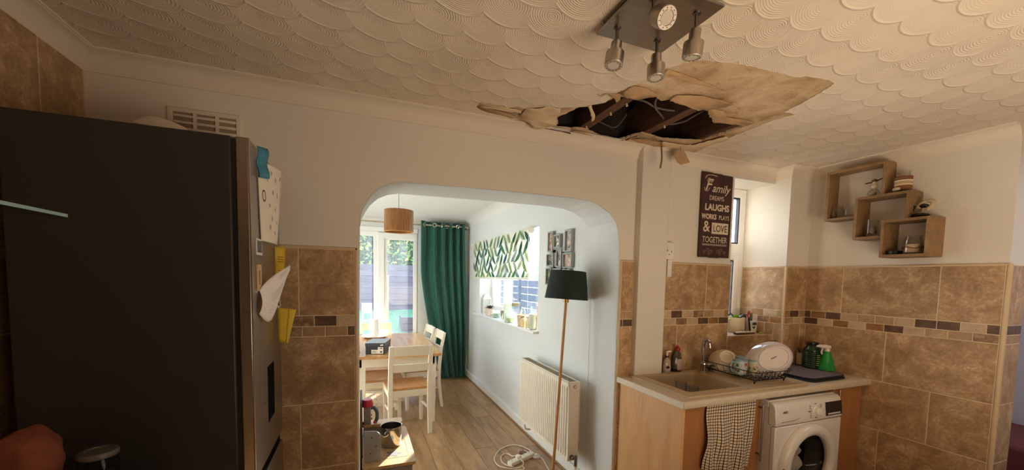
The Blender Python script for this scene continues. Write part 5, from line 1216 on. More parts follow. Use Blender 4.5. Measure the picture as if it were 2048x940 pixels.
def make_chair(name, label, loc, rz):
    """local: seat faces -y, backrest at +y"""
    t = thing(name, label, 'chair', loc, 'dining chairs', local=True, rz=rz)
    W2, D2 = .205, .20
    m = MB(); n = 14
    def top(u, v): return ((u-.5)*2*(W2+.005), -D2-.015+v*(2*D2-.005), .462-.010*math.sin(math.pi*u)*math.sin(math.pi*v))
    m.grid(top, n, n); k = len(m.v)
    m.grid(lambda u, v: ((u-.5)*2*(W2+.005), -D2-.015+v*(2*D2-.005), .440), n, n)
    w = n+1; edge = [(i, 0) for i in range(n)]+[(n, j) for j in range(n)]+[(n-i, n) for i in range(n)]+[(0, n-j) for j in range(n)]
    id_ = [j*w+i for i, j in edge]
    for a, b in zip(id_, id_[1:]+id_[:1]): m.f.append((a, b, k+b, k+a))
    build('seat', m, OAKX, t, bevel=.004)
    ap = MB().box(-W2+.02, W2-.02, -D2, -D2+.018, .375, .44).box(-W2+.02, W2-.02, D2-.03, D2-.012, .375, .44).box(-W2, -W2+.018, -D2+.01, D2-.02, .375, .44).box(W2-.018, W2, -D2+.01, D2-.02, .375, .44)
    build('apron', ap, CREAM, t, bevel=.002)
    def post(x):
        m = MB(); sec = [(D2+.025, 0, .030, .020), (D2-.012, .30, .034, .022), (D2-.012, .46, .036, .022), (D2+.012, .70, .032, .020), (D2+.052, .885, .026, .019)]
        for (y, z, dy, wx) in sec: m.v += [Vector((x-wx/1, y-dy/2, z)), Vector((x+wx/1, y-dy/2, z)), Vector((x+wx/1, y+dy/2, z)), Vector((x-wx/1, y+dy/2, z))]
        for i in range(len(sec)-1):
            o = i*4
            for k in range(4): m.f.append((o+k, o+(k+1) % 4, o+4+(k+1) % 4, o+4+k))
        m.f += [(3, 2, 1, 0), tuple(len(sec)*4-4+k for k in range(4))]
        return m
    for s in (-1, 1): build('rear_leg', post(s*(W2-.018)), CREAM, t, bevel=.004)
    for s in (-1, 1):
        x = s*(W2-.02); y = -D2+.022; a, b = .021, .016
        m = MB().add([(x-b, y-b, 0), (x+b, y-b, 0), (x+b, y+b, 0), (x-b, y+b, 0), (x-a, y-a, .44), (x+a, y-a, .44), (x+a, y+a, .44), (x-a, y+a, .44)], [(0, 3, 2, 1), (4, 5, 6, 7), (0, 1, 5, 4), (1, 2, 6, 5), (2, 3, 7, 6), (3, 0, 4, 7)])
        build('front_leg', m, CREAM, t, bevel=.003)
    def rail(z0, z1, y0, y1, bow=.016):
        m = MB()
        for side in (0, 1):
            for j, z in enumerate((z0, z1)):
                y = y0+(y1-y0)*j
                m.v += [Vector((-W2+.01+i*(2*W2-.02)/8, y+bow*math.sin(math.pi*i/8)+side*.016-.008, z)) for i in range(9)]
        for i in range(8):
            m.f += [(i, i+1, 10+i, 9+i), (18+i, 27+i, 28+i, 19+i), (i, 18+i, 19+i, i+1), (9+i, 10+i, 28+i, 27+i)]
        m.f += [(0, 9, 27, 18), (8, 26, 35, 17)]
        return m
    build('top_rail', rail(.785, .882, D2+.030, D2+.050), CREAM, t, bevel=.003)
    build('back_rail', rail(.625, .705, D2+.000, D2+.014), CREAM, t, bevel=.003)
    for s in (-1, 1): build('side_stretcher', MB().bar((s*(W2-.02), -D2+.02, .21), (s*(W2-.02), D2, .24), .016, .026), CREAM, t, bevel=.002)
    return t
ch = make_chair('dining_chair', 'cream dining chair with an oak seat, its back towards the kitchen', (.435, 4.005, 0), R(180+4))
copytree(ch, (.665, 4.72, 0), R(-90+3), 'cream dining chair at the right of the table, nearer the kitchen')
copytree(ch, (.632, 5.24, 0), R(-90+4.5), 'cream dining chair at the right of the table, nearer the patio doors')
copytree(ch, (.205, 5.47, 0), R(0), 'cream dining chair at the far end by the patio doors, behind the kitchen roll')
copytree(ch, (.205, 4.40, 0), R(90), 'cream dining chair at the left of the table, nearer the archway')
copytree(ch, (.185, 4.87, 0), R(90), 'cream dining chair at the left of the table, second from the archway')

# on the table
sbx = thing('shoe_box', 'black shoe box with a white label on the near end of the table', 'box', (.175, 4.25, .75), local=True, rz=R(-15))
BB = plain('box_black', srgb(34, 33, 36), .5, var=.05); BBT = plain('box_lid_black', srgb(44, 46, 54), .32, var=.05)
build('box', MB().box(-.092, .092, -.15, .15, 0, .088), BB, sbx, bevel=.002)
build('lid', MB().box(-.096, .096, -.154, .154, .082, .114), BBT, sbx, bevel=.002)
build('white_label', MB().slab([(-.035, .006), (.080, .006), (.080, .074), (.028, .074), (.028, .046), (-.035, .046)], [], -.1515, -.1505, XZ), PAPER, sbx, smooth=0)
m = MB()
for (a, b, z, h) in ((-.028, .02, .034, .003), (-.028, .01, .026, .003), (-.028, .015, .018, .003), (.036, .05, .058, .004), (.052, .07, .056, .010), (.05, .068, .018, .016)): m.box(a, b, -.1525, -.1514, z, z+h)
build('label_print', m, INKD, sbx, smooth=0)
m = MB()
for k, (x, h) in enumerate(((.052, .008), (.062, .012), (.073, .016))): m.slab([(x, .090), (x+.009, .090), (x+.004, .090+h), (x-.003, .090+h*.75)], [], -.1555, -.1545, XZ)
build('bar_emblem', m, WHITE, sbx, smooth=0)
build('thumb_notch', MB().box(-.018, .012, -.1552, -.1545, .106, .113), FBLACK, sbx, smooth=0)
pt = thing('white_platter', 'round white platter under the kitchen roll on the table', 'plate', (.175, 5.25, .75))
build('platter', MB().lathe((.175, 5.25, .75), [(.10, 0), (.12, .002), (.165, .020), (.168, .024), (.160, .024), (.118, .008), (0, .006)], 40), GLAZEW, pt, smooth=50)
kr = thing('kitchen_roll', 'white kitchen roll standing on the white platter', 'kitchen roll', (.165, 5.25, .757))
build('roll', MB().lathe((.165, 5.25, .757), [(.020, 0), (.058, 0), (.060, .004), (.060, .226), (.058, .23), (.02, .23)], 32), plain('tissue_paper', srgb(238, 236, 230), .9, var=.02, bump=.3, bscale=120), kr)
build('core', MB().lathe((.165, 5.25, .757), [(.020, 0), (.020, .231), (.017, .231), (.017, 0)], 20), plain('card_tube', srgb(190, 160, 120), .8), kr)

# pendant
pd = thing('pendant_lamp', 'pendant lamp with an amber drum shade hanging at the near end of the dining table', 'pendant lamp', (.337, 3.8, 1.948))
n_ = NT('amber_shade'); v_ = n_.coord((1, 1, .04)); f_ = n_.noise(v_, 260, 3)
col = n_.ramp(f_, [(.35, srgb(150, 96, 48)), (.65, srgb(198, 140, 78))])
n_.base(col); n_.rm(.25); n_.p.inputs['Coat Weight'].default_value = .6; n_.p.inputs['Coat Roughness'].default_value = .06
tl = n_.n('BsdfTranslucent'); n_.link(col, tl.inputs[0]); mxs = n_.n('MixShader'); mxs.inputs[0].default_value = .35
n_.link(n_.p.outputs[0], mxs.inputs[1]); n_.link(tl.outputs[0], mxs.inputs[2]); n_.link(mxs.outputs[0], n_.out.inputs[0])
build('shade', MB().lathe((.337, 3.8, 1.948), [(.130, .004), (.132, 0), (.132, .196), (.130, .199), (.129, .196), (.129, .004), (.130, .004)], 48), n_.m, pd)
build('shade_ring', MB().tube([(.337+.131*math.cos(a), 3.8+.131*math.sin(a), 1.948) for a in [i*math.pi/20 for i in range(40)]], .003, 6, closed=True), plain('amber_trim', srgb(214, 160, 100), .4), pd)
build('cord', MB().cyl((.337, 3.8, 2.09), (.337, 3.8, 2.40), .003, n=8), plain('cord_grey', srgb(170, 168, 160), .5), pd)
build('lamp_holder', MB().cyl((.337, 3.8, 2.05), (.337, 3.8, 2.10), .018, n=14).bar((.208, 3.8, 2.10), (.466, 3.8, 2.10), .004, .004), WHITE, pd)
build('bulb', MB().ell((.337, 3.8, 2.015), .028, .028, .038, 16, 10), plain('opal_bulb', srgb(240, 236, 226), .3), pd)
build('ceiling_rose', MB().lathe((.337, 3.8, 2.375), [(.012, 0), (.045, .012), (.048, .026)], 22), WHITE, pd)

# curtain and pole
cpole = thing('curtain_pole', 'slim brushed metal curtain pole above the patio doors', 'curtain pole', (.3, 5.83, 2.29))
build('rod', MB().cyl((-1.25, 5.83, 2.292), (1.545, 5.83, 2.292), .0125, n=14), plain('champagne_metal', srgb(190, 180, 160), .35, .8), cpole)
for x in (-.9, 1.52): build('bracket', MB().box(x-.012, x+.012, 5.815, DF, 2.27, 2.285), plain('champagne_metal', srgb(190, 180, 160), .35, .8), cpole)
CG_ = NT('green_curtain'); v_ = CG_.coord((1, 1, .15)); CG_.base(CG_.ramp(CG_.noise(v_, 60, 3), [(.3, srgb(16, 74, 62)), (.7, srgb(24, 96, 80))])); CG_.rm(.55, 0, .35); CG_.p.inputs['Sheen Weight'].default_value = .35
CG_.bump(CG_.noise(CG_.coord(), 500, 2), .1, .001)
ct = thing('curtain', 'dark green eyelet curtain at the right of the patio doors', 'curtain', (1.18, 5.83, 0))
def cfun(u, v):
    z = 2.345-2.335*v
    t = max(0, (v-.30)/.70)
    xl = .822+.30*t**1.35; xr = 1.468+.045*math.sin(math.pi*v)*v+.03*v
    xx = u-.05*math.sin(2*math.pi*u)*0
    fold = .046*math.cos(2*math.pi*(u**1.35)*5.0+.4*math.sin(3*v))
    y = 5.822-fold*(1-.25*v)-.03*v*math.sin(2.2*u+1)-(.05*max(0, v-.93)/.07 if v > .93 else 0)*abs(math.sin(9*u))
    return (xl+(xr-xl)*(u+.012*math.sin(2*math.pi*5*u)), y, z)
build('cloth', MB().grid(cfun, 120, 48), CG_.m, ct, solid=.003, smooth=80)
for k, u in enumerate((.07, .30, .46, .60, .72, .83)):
    p = Vector(cfun(u, .024)); 
    a = math.atan2(cfun(u+.01, .03)[1]-cfun(u-.01, .03)[1], cfun(u+.01, .03)[0]-cfun(u-.01, .03)[0])
    d = Vector((math.cos(a), math.sin(a), 0)); nn = Vector((-d.y, d.x, 0))
    build('eyelet', MB().tube([p+nn*-.004+d*.024*math.cos(t)+Vector((0, 0, .024*math.sin(t))) for t in [i*math.pi/9 for i in range(18)]], .006, 6, closed=True), plain('eyelet_silver', srgb(210, 206, 196), .25, .8), ct)

# roller blind with leaf print
BY0, BY1, BXX = 3.478, 5.495, 1.528
rb = thing('roller_blind', 'white roller blind printed with green palm leaves over the side window', 'blind', (1.53, 4.5, 1.53))
def transl(name, c, k=.45):
    n = NT(name); n.base(c); n.rm(.8, 0, .2)
    t = n.n('BsdfTranslucent'); t.inputs[0].default_value = (*c, 1); m_ = n.n('MixShader'); m_.inputs[0].default_value = k
    n.link(n.p.outputs[0], m_.inputs[1]); n.link(t.outputs[0], m_.inputs[2]); n.link(m_.outputs[0], n.out.inputs[0]); return n.m
BLIND = transl('blind_fabric', srgb(226, 228, 216), .16)
build('fabric', MB().grid(lambda u, v: (BXX, BY0+(BY1-BY0)*u, 1.545+.49*v), 8, 4), BLIND, rb)
build('tube', MB().cyl((1.540, BY0-.01, 2.022), (1.540, BY1+.01, 2.022), .009, n=20), BLIND, rb)
build('bracket', MB().lathe((1.52, BY0-.045, 2.005), [(.0, 0), (.030, .0), (.032, .006), (.032, .028), (.026, .034), (0, .034)], 20, M=Matrix.Rotation(-math.pi/2, 3, 'X')), PLW, rb)
build('bracket', MB().lathe((1.52, BY1+.012, 2.005), [(.0, 0), (.030, .0), (.030, .028), (0, .03)], 20, M=Matrix.Rotation(-math.pi/2, 3, 'X')), PLW, rb)
build('bottom_bar', MB().box(BXX-.005, BXX+.006, BY0, BY1, 1.528, 1.548), BLIND, rb, bevel=.003)
build('pull_cord', MB().cyl((1.50, BY0-.03, 2.0), (1.505, BY0-.03, 1.10), .0016, n=6), PLW, rb)
random.seed(21)
sets = [[], [], [], []]
cells = []
NYc, NZc = 15, 5
for i in range(NYc):
    for j in range(NZc):
        cells.append((BY0+.05+(i+.5*(j % 2))*(BY1-BY0-.08)/NYc, 1.565+j*.10))
for (y, z) in cells:
    y += random.uniform(-.015, .015); z += random.uniform(-.012, .012)
    a = random.choice((.62, .75, .9, 2.2, 2.4, 2.55))+random.uniform(-.12, .12); L = random.uniform(.17, .23); k = random.randrange(4)
    d = Vector((math.cos(a), math.sin(a))); s_ = Vector((-d.y, d.x)); c = Vector((y, z))-d*L*.5
    def P(t, w): q = c+d*L*t+s_*w+Vector((.018*math.sin(math.pi*t)*(1 if a < 1.57 else -1), 0)); return (BXX-.0009-.0001*k, min(max(q.x, BY0+.003), BY1-.003), min(max(q.y, 1.55), 2.03))
    if random.random() < .5:        # a broad leaf
        N = 8; m = [P(i/N, .030*math.sin(math.pi*min(1, .05+i/N*.95))) for i in range(N+1)]+[P(i/N, -.028*math.sin(math.pi*min(1, .05+i/N*.95))) for i in range(N, -1, -1)]
        N = len(m)//2
        sets[k].append((m, [(i, i+1, 2*N-2-i, 2*N-1-i) for i in range(N-1)]))
    else:                           # a feathered frond
        vs, fs = [], []
        for i in range(10):
            t = .08+i*.092; w = .055*math.sin(math.pi*(.15+.8*t))
            for sg_ in (1, -1):
                o = len(vs); vs += [P(t, 0), P(t+.082, 0), P(t+.24, sg_*w)]; fs.append((o, o+1, o+2))
        o = len(vs); vs += [P(0, .0012), P(0, -.0012), P(1.1, 0)]; fs.append((o, o+1, o+2))
        sets[k].append((vs, fs))
for k, col in enumerate((srgb(40, 96, 64), srgb(80, 134, 84), srgb(56, 100, 104), srgb(132, 158, 96))):
    m = MB()
    for vs, fs in sets[k]: m.add(vs, fs)
    build('leaf_print', m, transl('leaf_print_%d' % k, col, .16), rb, kind='stuff', smooth=0)

# collage picture frame
FRG = plain('silver_frame', srgb(156, 160, 158), .4, .15, var=.05)
pf = thing('collage_frame', 'silver collage frame of family photographs on the dining room wall', 'picture frame', (DX, 2.9, 1.7))
photos = [(3.005, 3.105, 1.775, 1.950), (2.880, 2.995, 1.800, 1.915), (2.690, 2.800, 1.760, 1.935), (2.985, 3.120, 1.650, 1.762), (2.845, 2.940, 1.640, 1.790), (2.680, 2.825, 1.632, 1.752), (3.015, 3.130, 1.488, 1.640), (2.850, 2.990, 1.545, 1.632), (2.700, 2.805, 1.475, 1.622), (2.860, 2.98, 1.44, 1.538)]
random.seed(4)
for i, (a, b, c, d) in enumerate(photos):
    f = build('frame', MB().slab([(a, c), (b, c), (b, d), (a, d)], [[(a+.012, c+.012), (b-.012, c+.012), (b-.012, d-.012), (a+.012, d-.012)]], DX-.030, DX-.004, YZ), FRG, pf, bevel=.002)
    n_ = NT('photo_%d' % i); v_ = n_.coord(); 
    f1 = n_.noise(v_, 22+i*3, 3, .6); base = [srgb(196, 160, 140), srgb(110, 130, 90), srgb(190, 180, 170), srgb(120, 120, 110), srgb(150, 150, 152)][i % 5]
    n_.base(n_.ramp(f1, [(.36, scale3(base, .35)), (.5, base), (.64, srgb(226, 214, 204))])); n_.rm(.25)
    build('photo', MB().box(DX-.014, DX-.006, a+.010, b-.010, c+.010, d-.010), n_.m, f)
build('joining_bar', MB().box(DX-.020, DX-.006, 2.80, 3.02, 1.765, 1.80).box(DX-.020, DX-.006, 2.82, 3.0, 1.625, 1.648).box(DX-.020, DX-.006, 2.80, 2.86, 1.53, 1.66).box(DX-.02, DX-.006, 2.94, 3.02, 1.62, 1.79), FRG, pf)

# radiator
RADW = plain('radiator_enamel', srgb(232, 224, 206), .4, var=.02)
rd = thing('radiator', 'cream ribbed panel radiator on the dining room wall', 'radiator', (1.44, 2.86, .22))
QX0, QX1, QY0, QY1, QZ0, QZ1 = 1.388, 1.478, 2.405, 3.325, .215, .805
m = MB(); N = 26; pts = []
w = (QY1-QY0-.05)/N
pts.append((QY0+.004, QX0+.006))
for i in range(N):
    y = QY0+.025+i*w; pts += [(y, QX0+.009), (y+w*.16, QX0+.009), (y+w*.32, QX0), (y+w*.78, QX0), (y+w*.94, QX0+.009)]
pts.append((QY1-.004, QX0+.006))
n = len(pts)
for z, dx in ((QZ0+.004, .006), (QZ0+.03, .004), (QZ0+.045, 0), (QZ1-.05, 0), (QZ1-.035, .004), (QZ1-.01, .006)):
    flat = dx > .003
    m.v += [Vector(((QX0+.004 if flat else x), y, z)) for y, x in pts]
for k in range(5):
    for i in range(n-1): m.f.append((k*n+i, k*n+i+1, (k+1)*n+i+1, (k+1)*n+i))
build('front_panel', m, RADW, rd, smooth=30)
build('back_panel', MB().box(QX1-.018, QX1-.004, QY0+.01, QY1-.01, QZ0+.01, QZ1-.012), RADW, rd)
build('end_cover', MB().box(QX0+.006, QX1, QY0, QY0+.006, QZ0+.01, QZ1-.004), RADW, rd, bevel=.003); build('end_cover', MB().box(QX0+.006, QX1, QY1-.006, QY1, QZ0+.01, QZ1-.004), RADW, rd, bevel=.003)
tg = build('top_grille', MB().slab([(QX0+.002, QY0), (QX1, QY0), (QX1, QY1), (QX0+.002, QY1)], [[(QX0+.016, QY0+.02), (QX1-.012, QY0+.02), (QX1-.012, QY1-.02), (QX0+.016, QY1-.02)]], QZ1-.008, QZ1, XY), RADW, rd, bevel=.002)
m = MB()
for i in range(60): m.box(QX0+.016, QX1-.012, QY0+.024+i*.0147, QY0+.028+i*.0147, QZ1-.006, QZ1-.002)
for i in range(5): m.box(QX0+.022+i*.011, QX0+.025+i*.011, QY0+.02, QY1-.02, QZ1-.005, QZ1-.003)
build('grille_bars', m, plain('grille_grey', srgb(170, 164, 146), .5), rd, kind='stuff')
build('convector', MB().box(QX0+.02, QX1-.022, QY0+.02, QY1-.02, QZ0+.02, QZ1-.03), plain('radiator_inside', srgb(150, 142, 124), .6), rd)
build('vent_plug', MB().cyl((1.437, QY0-.004, .770), (1.437, QY0+.004, .770), .013, n=16), plain('brass_plug', srgb(150, 110, 84), .4, .6), rd)
build('vent_plug_face', MB().cyl((1.437, QY0-.0055, .770), (1.437, QY0-.003, .770), .009, n=16), RADW, rd)
build('lockshield_valve', MB().cyl((1.425, QY0-.004, .255), (1.425, QY0+.004, .255), .017, n=14).cyl((1.425, QY0-.03, .255), (1.425, QY0, .255), .011, n=12).cyl((1.44, QY0-.035, .20), (1.44, QY0-.035, .275), .012, n=12), plain('valve_nickel', srgb(150, 142, 132), .3, .9), rd)
build('feed_pipe', MB().tube(smoothpts([(1.44, QY0-.035, .20), (1.44, QY0-.035, .15), (1.46, QY0-.04, .125), (1.52, QY0-.05, .12), (1.555, QY0-.05, .12)]), .0085, 10), RADW, rd)
build('feed_pipe', MB().tube(smoothpts([(1.44, QY1-.03, .22), (1.44, QY1-.03, .14), (1.47, QY1-.03, .12), (1.55, QY1-.03, .12)]), .0085, 10), RADW, rd)
build('wall_bracket', MB().box(QX1-.004, DX, QY0+.12, QY0+.16, .3, .74).box(QX1-.004, DX, QY1-.16, QY1-.12, .3, .74), RADW, rd)

# floor lamp, leaning a little
lp = thing('floor_lamp', 'slim wooden floor lamp with a dark green tapered shade', 'floor lamp', (1.283, 2.43, 0))
LB, LT = Vector((1.283, 2.43, .02)), Vector((1.368, 2.45, 1.385))
LWD = wood('lamp_pole_wood', srgb(196, 146, 92), srgb(164, 112, 64), axis=2, rough=.4)
build('base', MB().lathe((1.283, 2.43, 0), [(.125, 0), (.128, .006), (.125, .016), (.02, .022), (0, .022)], 36), LWD, lp)
build('pole', MB().cyl(LB, LT, .0105, n=14), LWD, lp)
build('collar', MB().cyl(LT-Vector((0, 0, .008)), LT+Vector((.001, 0, .022)), .020, n=18), plain('brass_collar', srgb(176, 130, 78), .35, .7), lp)
axl = (LT-LB).normalized(); Ml = Vector((0, 0, 1)).rotation_difference(axl).to_matrix()
SHD = plain('lamp_shade_green', srgb(30, 44, 40), .85, var=.06, nscale=30, bump=.1, bscale=400)
build('lamp_shade', MB().lathe(LT+axl*.015, [(.152, 0), (.1535, .002), (.1265, .197), (.125, .199), (.1235, .197), (.150, .002), (.152, 0)], 48, M=Ml), SHD, lp)
build('shade_spider', MB().tube([LT+axl*.19+Ml @ Vector((-.124, 0, 0)), LT+axl*.165, LT+axl*.19+Ml @ Vector((.124, 0, 0))], .002, 6).cyl(LT, LT+axl*.10, .016, n=12), WHITE, lp)
build('bulb', MB().ell(LT+axl*.13, .025, .025, .035, 14, 10), plain('opal_bulb', srgb(240, 236, 226), .3), lp)

# extension lead and cables on the floor
XL = plain('lead_white', srgb(232, 226, 214), .4)
ex = thing('extension_lead', 'white four way extension lead lying on the plank floor', 'extension lead', (1.27, 2.96, 0), local=True, rz=R(24))
build('body', MB().box(-.145, .145, -.028, .028, 0, .032), XL, ex, bevel=.005)
m = MB()
for i in (0, 2, 3):
    x = -.105+i*.07
    m.box(x-.003, x+.003, .008, .016, .0315, .0325).box(x-.014, x-.008, -.012, -.008, .0315, .0325).box(x+.008, x+.014, -.012, -.008, .0315, .0325)
build('pin_hole', m, FBLACK, ex, kind='stuff')
pg = thing('mains_plug', 'white mains plug pushed into the extension lead', 'plug', (1.235, 2.945, .032), local=True, rz=R(24))
build('body', MB().lathe((0, 0, .0), [(.026, 0), (.027, .004), (.024, .022), (.016, .028), (0, .029)], 16), XL, pg)
def cable(name, pts, label, r=.0038): return build(name, MB().tube(smoothpts(pts, 8), r, 8), XL, label=label, cat='cable')
cable('white_cable', [(1.235, 2.925, .045), (1.25, 2.87, .02), (1.20, 2.845, .005), (1.14, 2.88, .005), (1.10, 2.97, .005), (1.13, 3.08, .005), (1.19, 3.11, .006), (1.22, 3.05, .006), (1.225, 2.99, .036), (1.235, 2.96, .058)], 'thin white cable looping round the near end of the extension lead')
cable('white_cable', [(1.415, 2.99, .012), (1.42, 3.06, .006), (1.38, 3.20, .006), (1.29, 3.26, .006), (1.16, 3.20, .006), (1.06, 3.06, .006), (1.05, 2.93, .006), (1.12, 2.85, .006), (1.22, 2.80, .006), (1.235, 2.86, .006)], 'wide outer loop of white cable around the extension lead')
cable('white_cable', [(1.40, 2.985, .018), (1.36, 3.12, .006), (1.44, 2.95, .006), (1.435, 2.85, .006), (1.41, 2.72, .006), (1.40, 2.60, .006), (1.385, 2.50, .006), (1.38, 2.38, .006)], 'white cable running from the foot switch along the skirting to the lamp')
fsw = thing('foot_switch', 'round white foot switch on the floor by the radiator', 'switch', (1.412, 2.975, 0))
build('body', MB().lathe((1.412, 2.975, 0), [(.036, 0), (.038, .006), (.030, .018), (.016, .022), (.014, .028), (0, .029)], 24), XL, fsw)
build('floor_adaptor', MB().box(1.29, 1.335, 3.075, 3.115, 0, .028), plain('pink_grey_plastic', srgb(178, 150, 140), .5), label='small pinkish adaptor lying behind the extension lead', cat='adaptor', bevel=.005)

# window sill ornaments of the dining room
SZ = 1.046
FRS = plain('pale_metal', srgb(206, 206, 190), .5, var=.06)
lt = thing('lantern', 'pale metal lantern with a domed top at the far end of the dining sill', 'lantern', (1.60, 5.08, SZ))
build('base', MB().box(1.545, 1.655, 5.025, 5.135, SZ, SZ+.015), FRS, lt, bevel=.003)
for x in (1.55, 1.65):
    for y in (5.03, 5.13): build('corner_post', MB().box(x-.005, x+.005, y-.005, y+.005, SZ+.01, SZ+.20), FRS, lt)
build('roof', MB().lathe((1.60, 5.08, SZ+.20), [(.082, 0), (.084, .008), (.06, .03), (.055, .04), (.045, .06), (.02, .072), (.008, .076), (.012, .084), (.004, .10), (0, .102)], 4, M=Matrix.Rotation(R(45), 3, 'Z')), FRS, lt, smooth=20)
build('ring', MB().tube([(1.60, 5.08+.016*math.cos(a), SZ+.305+.016*math.sin(a)) for a in [i*math.pi/8 for i in range(16)]], .0025, 6, closed=True), FRS, lt)
build('panel', MB().box(1.552, 1.555, 5.035, 5.125, SZ+.015, SZ+.2).box(1.555, 1.645, 5.035, 5.038, SZ+.015, SZ+.2), clearglass('clear_glass'), lt)
build('candle', MB().cyl((1.60, 5.08, SZ+.015), (1.60, 5.08, SZ+.10), .028, n=16), plain('cream_wax', srgb(236, 226, 190), .5), lt)
sp = thing('succulent_pot', 'dark succulent in a pale pink pot beside the lantern', 'plant', (1.585, 4.86, SZ))
build('pot', MB().lathe((1.585, 4.86, SZ), [(.042, 0), (.052, .006), (.058, .085), (.052, .085), (.05, .07), (0, .07)], 24), plain('pink_pot', srgb(218, 192, 178), .6), sp)
random.seed(8)
for i in range(16):
    a = i*2.4; m = MB(); leafblade(m, (1.585, 4.86, SZ+.09), (math.cos(a), math.sin(a), .3+.08*i), .07, .016, .012); build('leaf', m, plain('succulent_leaf', srgb(78, 76, 66), .5, var=.2), sp, solid=.002)
def candle(nm, lb, x, y, r, h, glass, wax, hw, cat='candle'):
    t = thing(nm, lb, cat, (x, y, SZ))
    build('glass', MB().lathe((x, y, SZ), [(r*.96, 0), (r, .004), (r, h), (r*.94, h), (r*.93, .008), (0, .006)], 22), glass, t)
    build('wax', MB().lathe((x, y, SZ+.008), [(r*.92, 0), (r*.92, hw), (0, hw)], 20), wax, t)
    return t
MINT = plain('mint_wax', srgb(186, 222, 176), .5, var=.04); OLIVE = plain('olive_wax', srgb(196, 208, 130), .5); FROST = glassmat('frosted_jar', (.9, .94, .9), .2, .25, (.92, .95, .9))
candle('storage_jar', 'small clear swing top jar next to the pink pot', 1.575, 4.70, .036, .085, CG, plain('grey_salt', srgb(200, 196, 184), .7), .03, 'jar')
candle('jar_candle', 'low white jar candle with a green base behind the tall mint candle', 1.575, 4.58, .045, .09, FROST, MINT, .05)
t = thing('carton', 'small dark grey and white tilted carton on the dining sill', 'box', (1.62, 4.40, SZ))
build('carton', MB().box(1.59, 1.66, 4.36, 4.45, SZ, SZ+.10), plain('carton_dark', srgb(110, 108, 96), .6), t, bevel=.004); build('panel', MB().slab([(4.36, SZ), (4.45, SZ), (4.36, SZ+.08)], [], 1.588, 1.5895, YZ), PAPER, t, smooth=0)
candle('pillar_candle', 'tall mint green pillar candle in the middle of the dining sill', 1.60, 4.22, .050, .185, plain('mint_glass', srgb(206, 232, 206), .2), MINT, .19)
bpy.data.objects['pillar_candle'].location.z += 0
candle('tumbler_candle', 'white glass candle with an olive label in front of the tall mint candle', 1.56, 4.06, .056, .11, FROST, OLIVE, .05)
t = thing('lidded_jar', 'dark lidded glass jar behind the tall mint candle', 'jar', (1.67, 4.16, SZ))
build('glass', MB().lathe((1.67, 4.16, SZ), [(.04, 0), (.045, .01), (.045, .17), (.04, .18)], 20), CG, t); build('lid', MB().cyl((1.67, 4.16, SZ+.175), (1.67, 4.16, SZ+.215), .046, n=20), plain('olive_lid', srgb(120, 116, 84), .6), t)
t = thing('woven_basket', 'beige woven basket with a hooped handle on the dining sill', 'basket', (1.60, 3.78, SZ))
build('basket', MB().lathe((1.60, 3.78, SZ), [(.05, 0), (.06, .01), (.066, .11), (.06, .115), (.055, .10), (0, .02)], 24), plain('wicker', srgb(206, 184, 156), .8, var=.2, nscale=60, bump=.6, bscale=120), t)
build('hoop_handle', MB().tube([(1.60+.0*a, 3.78+.062*math.cos(a), SZ+.11+.075*math.sin(a)) for a in [i*math.pi/14 for i in range(15)]], .004, 6), plain('pale_cane', srgb(226, 218, 196), .6), t)
t = thing('wire_hoop', 'white wire half circle ornament near the right end of the dining sill', 'ornament', (1.66, 3.62, SZ))
build('hoop', MB().tube([(1.66, 3.62+.10*math.cos(a), SZ+.06+.10*math.sin(a)) for a in [i*math.pi/18 for i in range(19)]], .005, 6).bar((1.66, 3.52, SZ), (1.66, 3.52, SZ+.065), .008, .008, (0, 1, 0)).bar((1.66, 3.72, SZ), (1.66, 3.72, SZ+.065), .008, .008, (0, 1, 0)).bar((1.66, 3.62, SZ), (1.66, 3.62, SZ+.16), .005, .005, (0, 1, 0)), WHITE, t)
for i, (x, y, h, lb) in enumerate(((1.555, 3.70, .085, 'small amber bottle at the left of the three by the grey vase'), (1.545, 3.635, .10, 'small amber bottle in the middle of the three by the grey vase'), (1.56, 3.565, .10, 'small amber bottle next to the grey vase'))):
    t = thing('amber_bottle', lb, 'bottle', (x, y, SZ), 'small bottles on the dining sill')
    build('bottle', MB().lathe((x, y, SZ), [(.018, 0), (.021, .003), (.021, h*.68), (.010, h*.82), (.010, h)], 16), plain('amber_glass', srgb(206, 178, 130), .15), t)
    build('stopper', MB().cyl((x, y, SZ+h), (x, y, SZ+h+.016), .012, n=12), plain('stopper_brown', srgb(110, 92, 70), .6), t)
t = thing('grey_vase', 'grey green vase at the right end of the dining sill', 'vase', (1.575, 3.46, SZ))
build('vase', MB().lathe((1.575, 3.46, SZ), [(.034, 0), (.05, .012), (.058, .07), (.048, .13), (.044, .15), (.04, .15), (.044, .12), (0, .02)], 26), plain('sage_glaze', srgb(186, 190, 170), .3), t)
t = thing('wooden_brush', 'pale wooden handle standing behind the grey vase', 'brush', (1.60, 3.40, SZ))
build('handle', MB().tube([(1.60, 3.40, SZ), (1.60, 3.395, SZ+.14), (1.60, 3.39, SZ+.24)], [.018, .015, .02], 12), plain('pale_pine', srgb(226, 196, 156), .6), t)

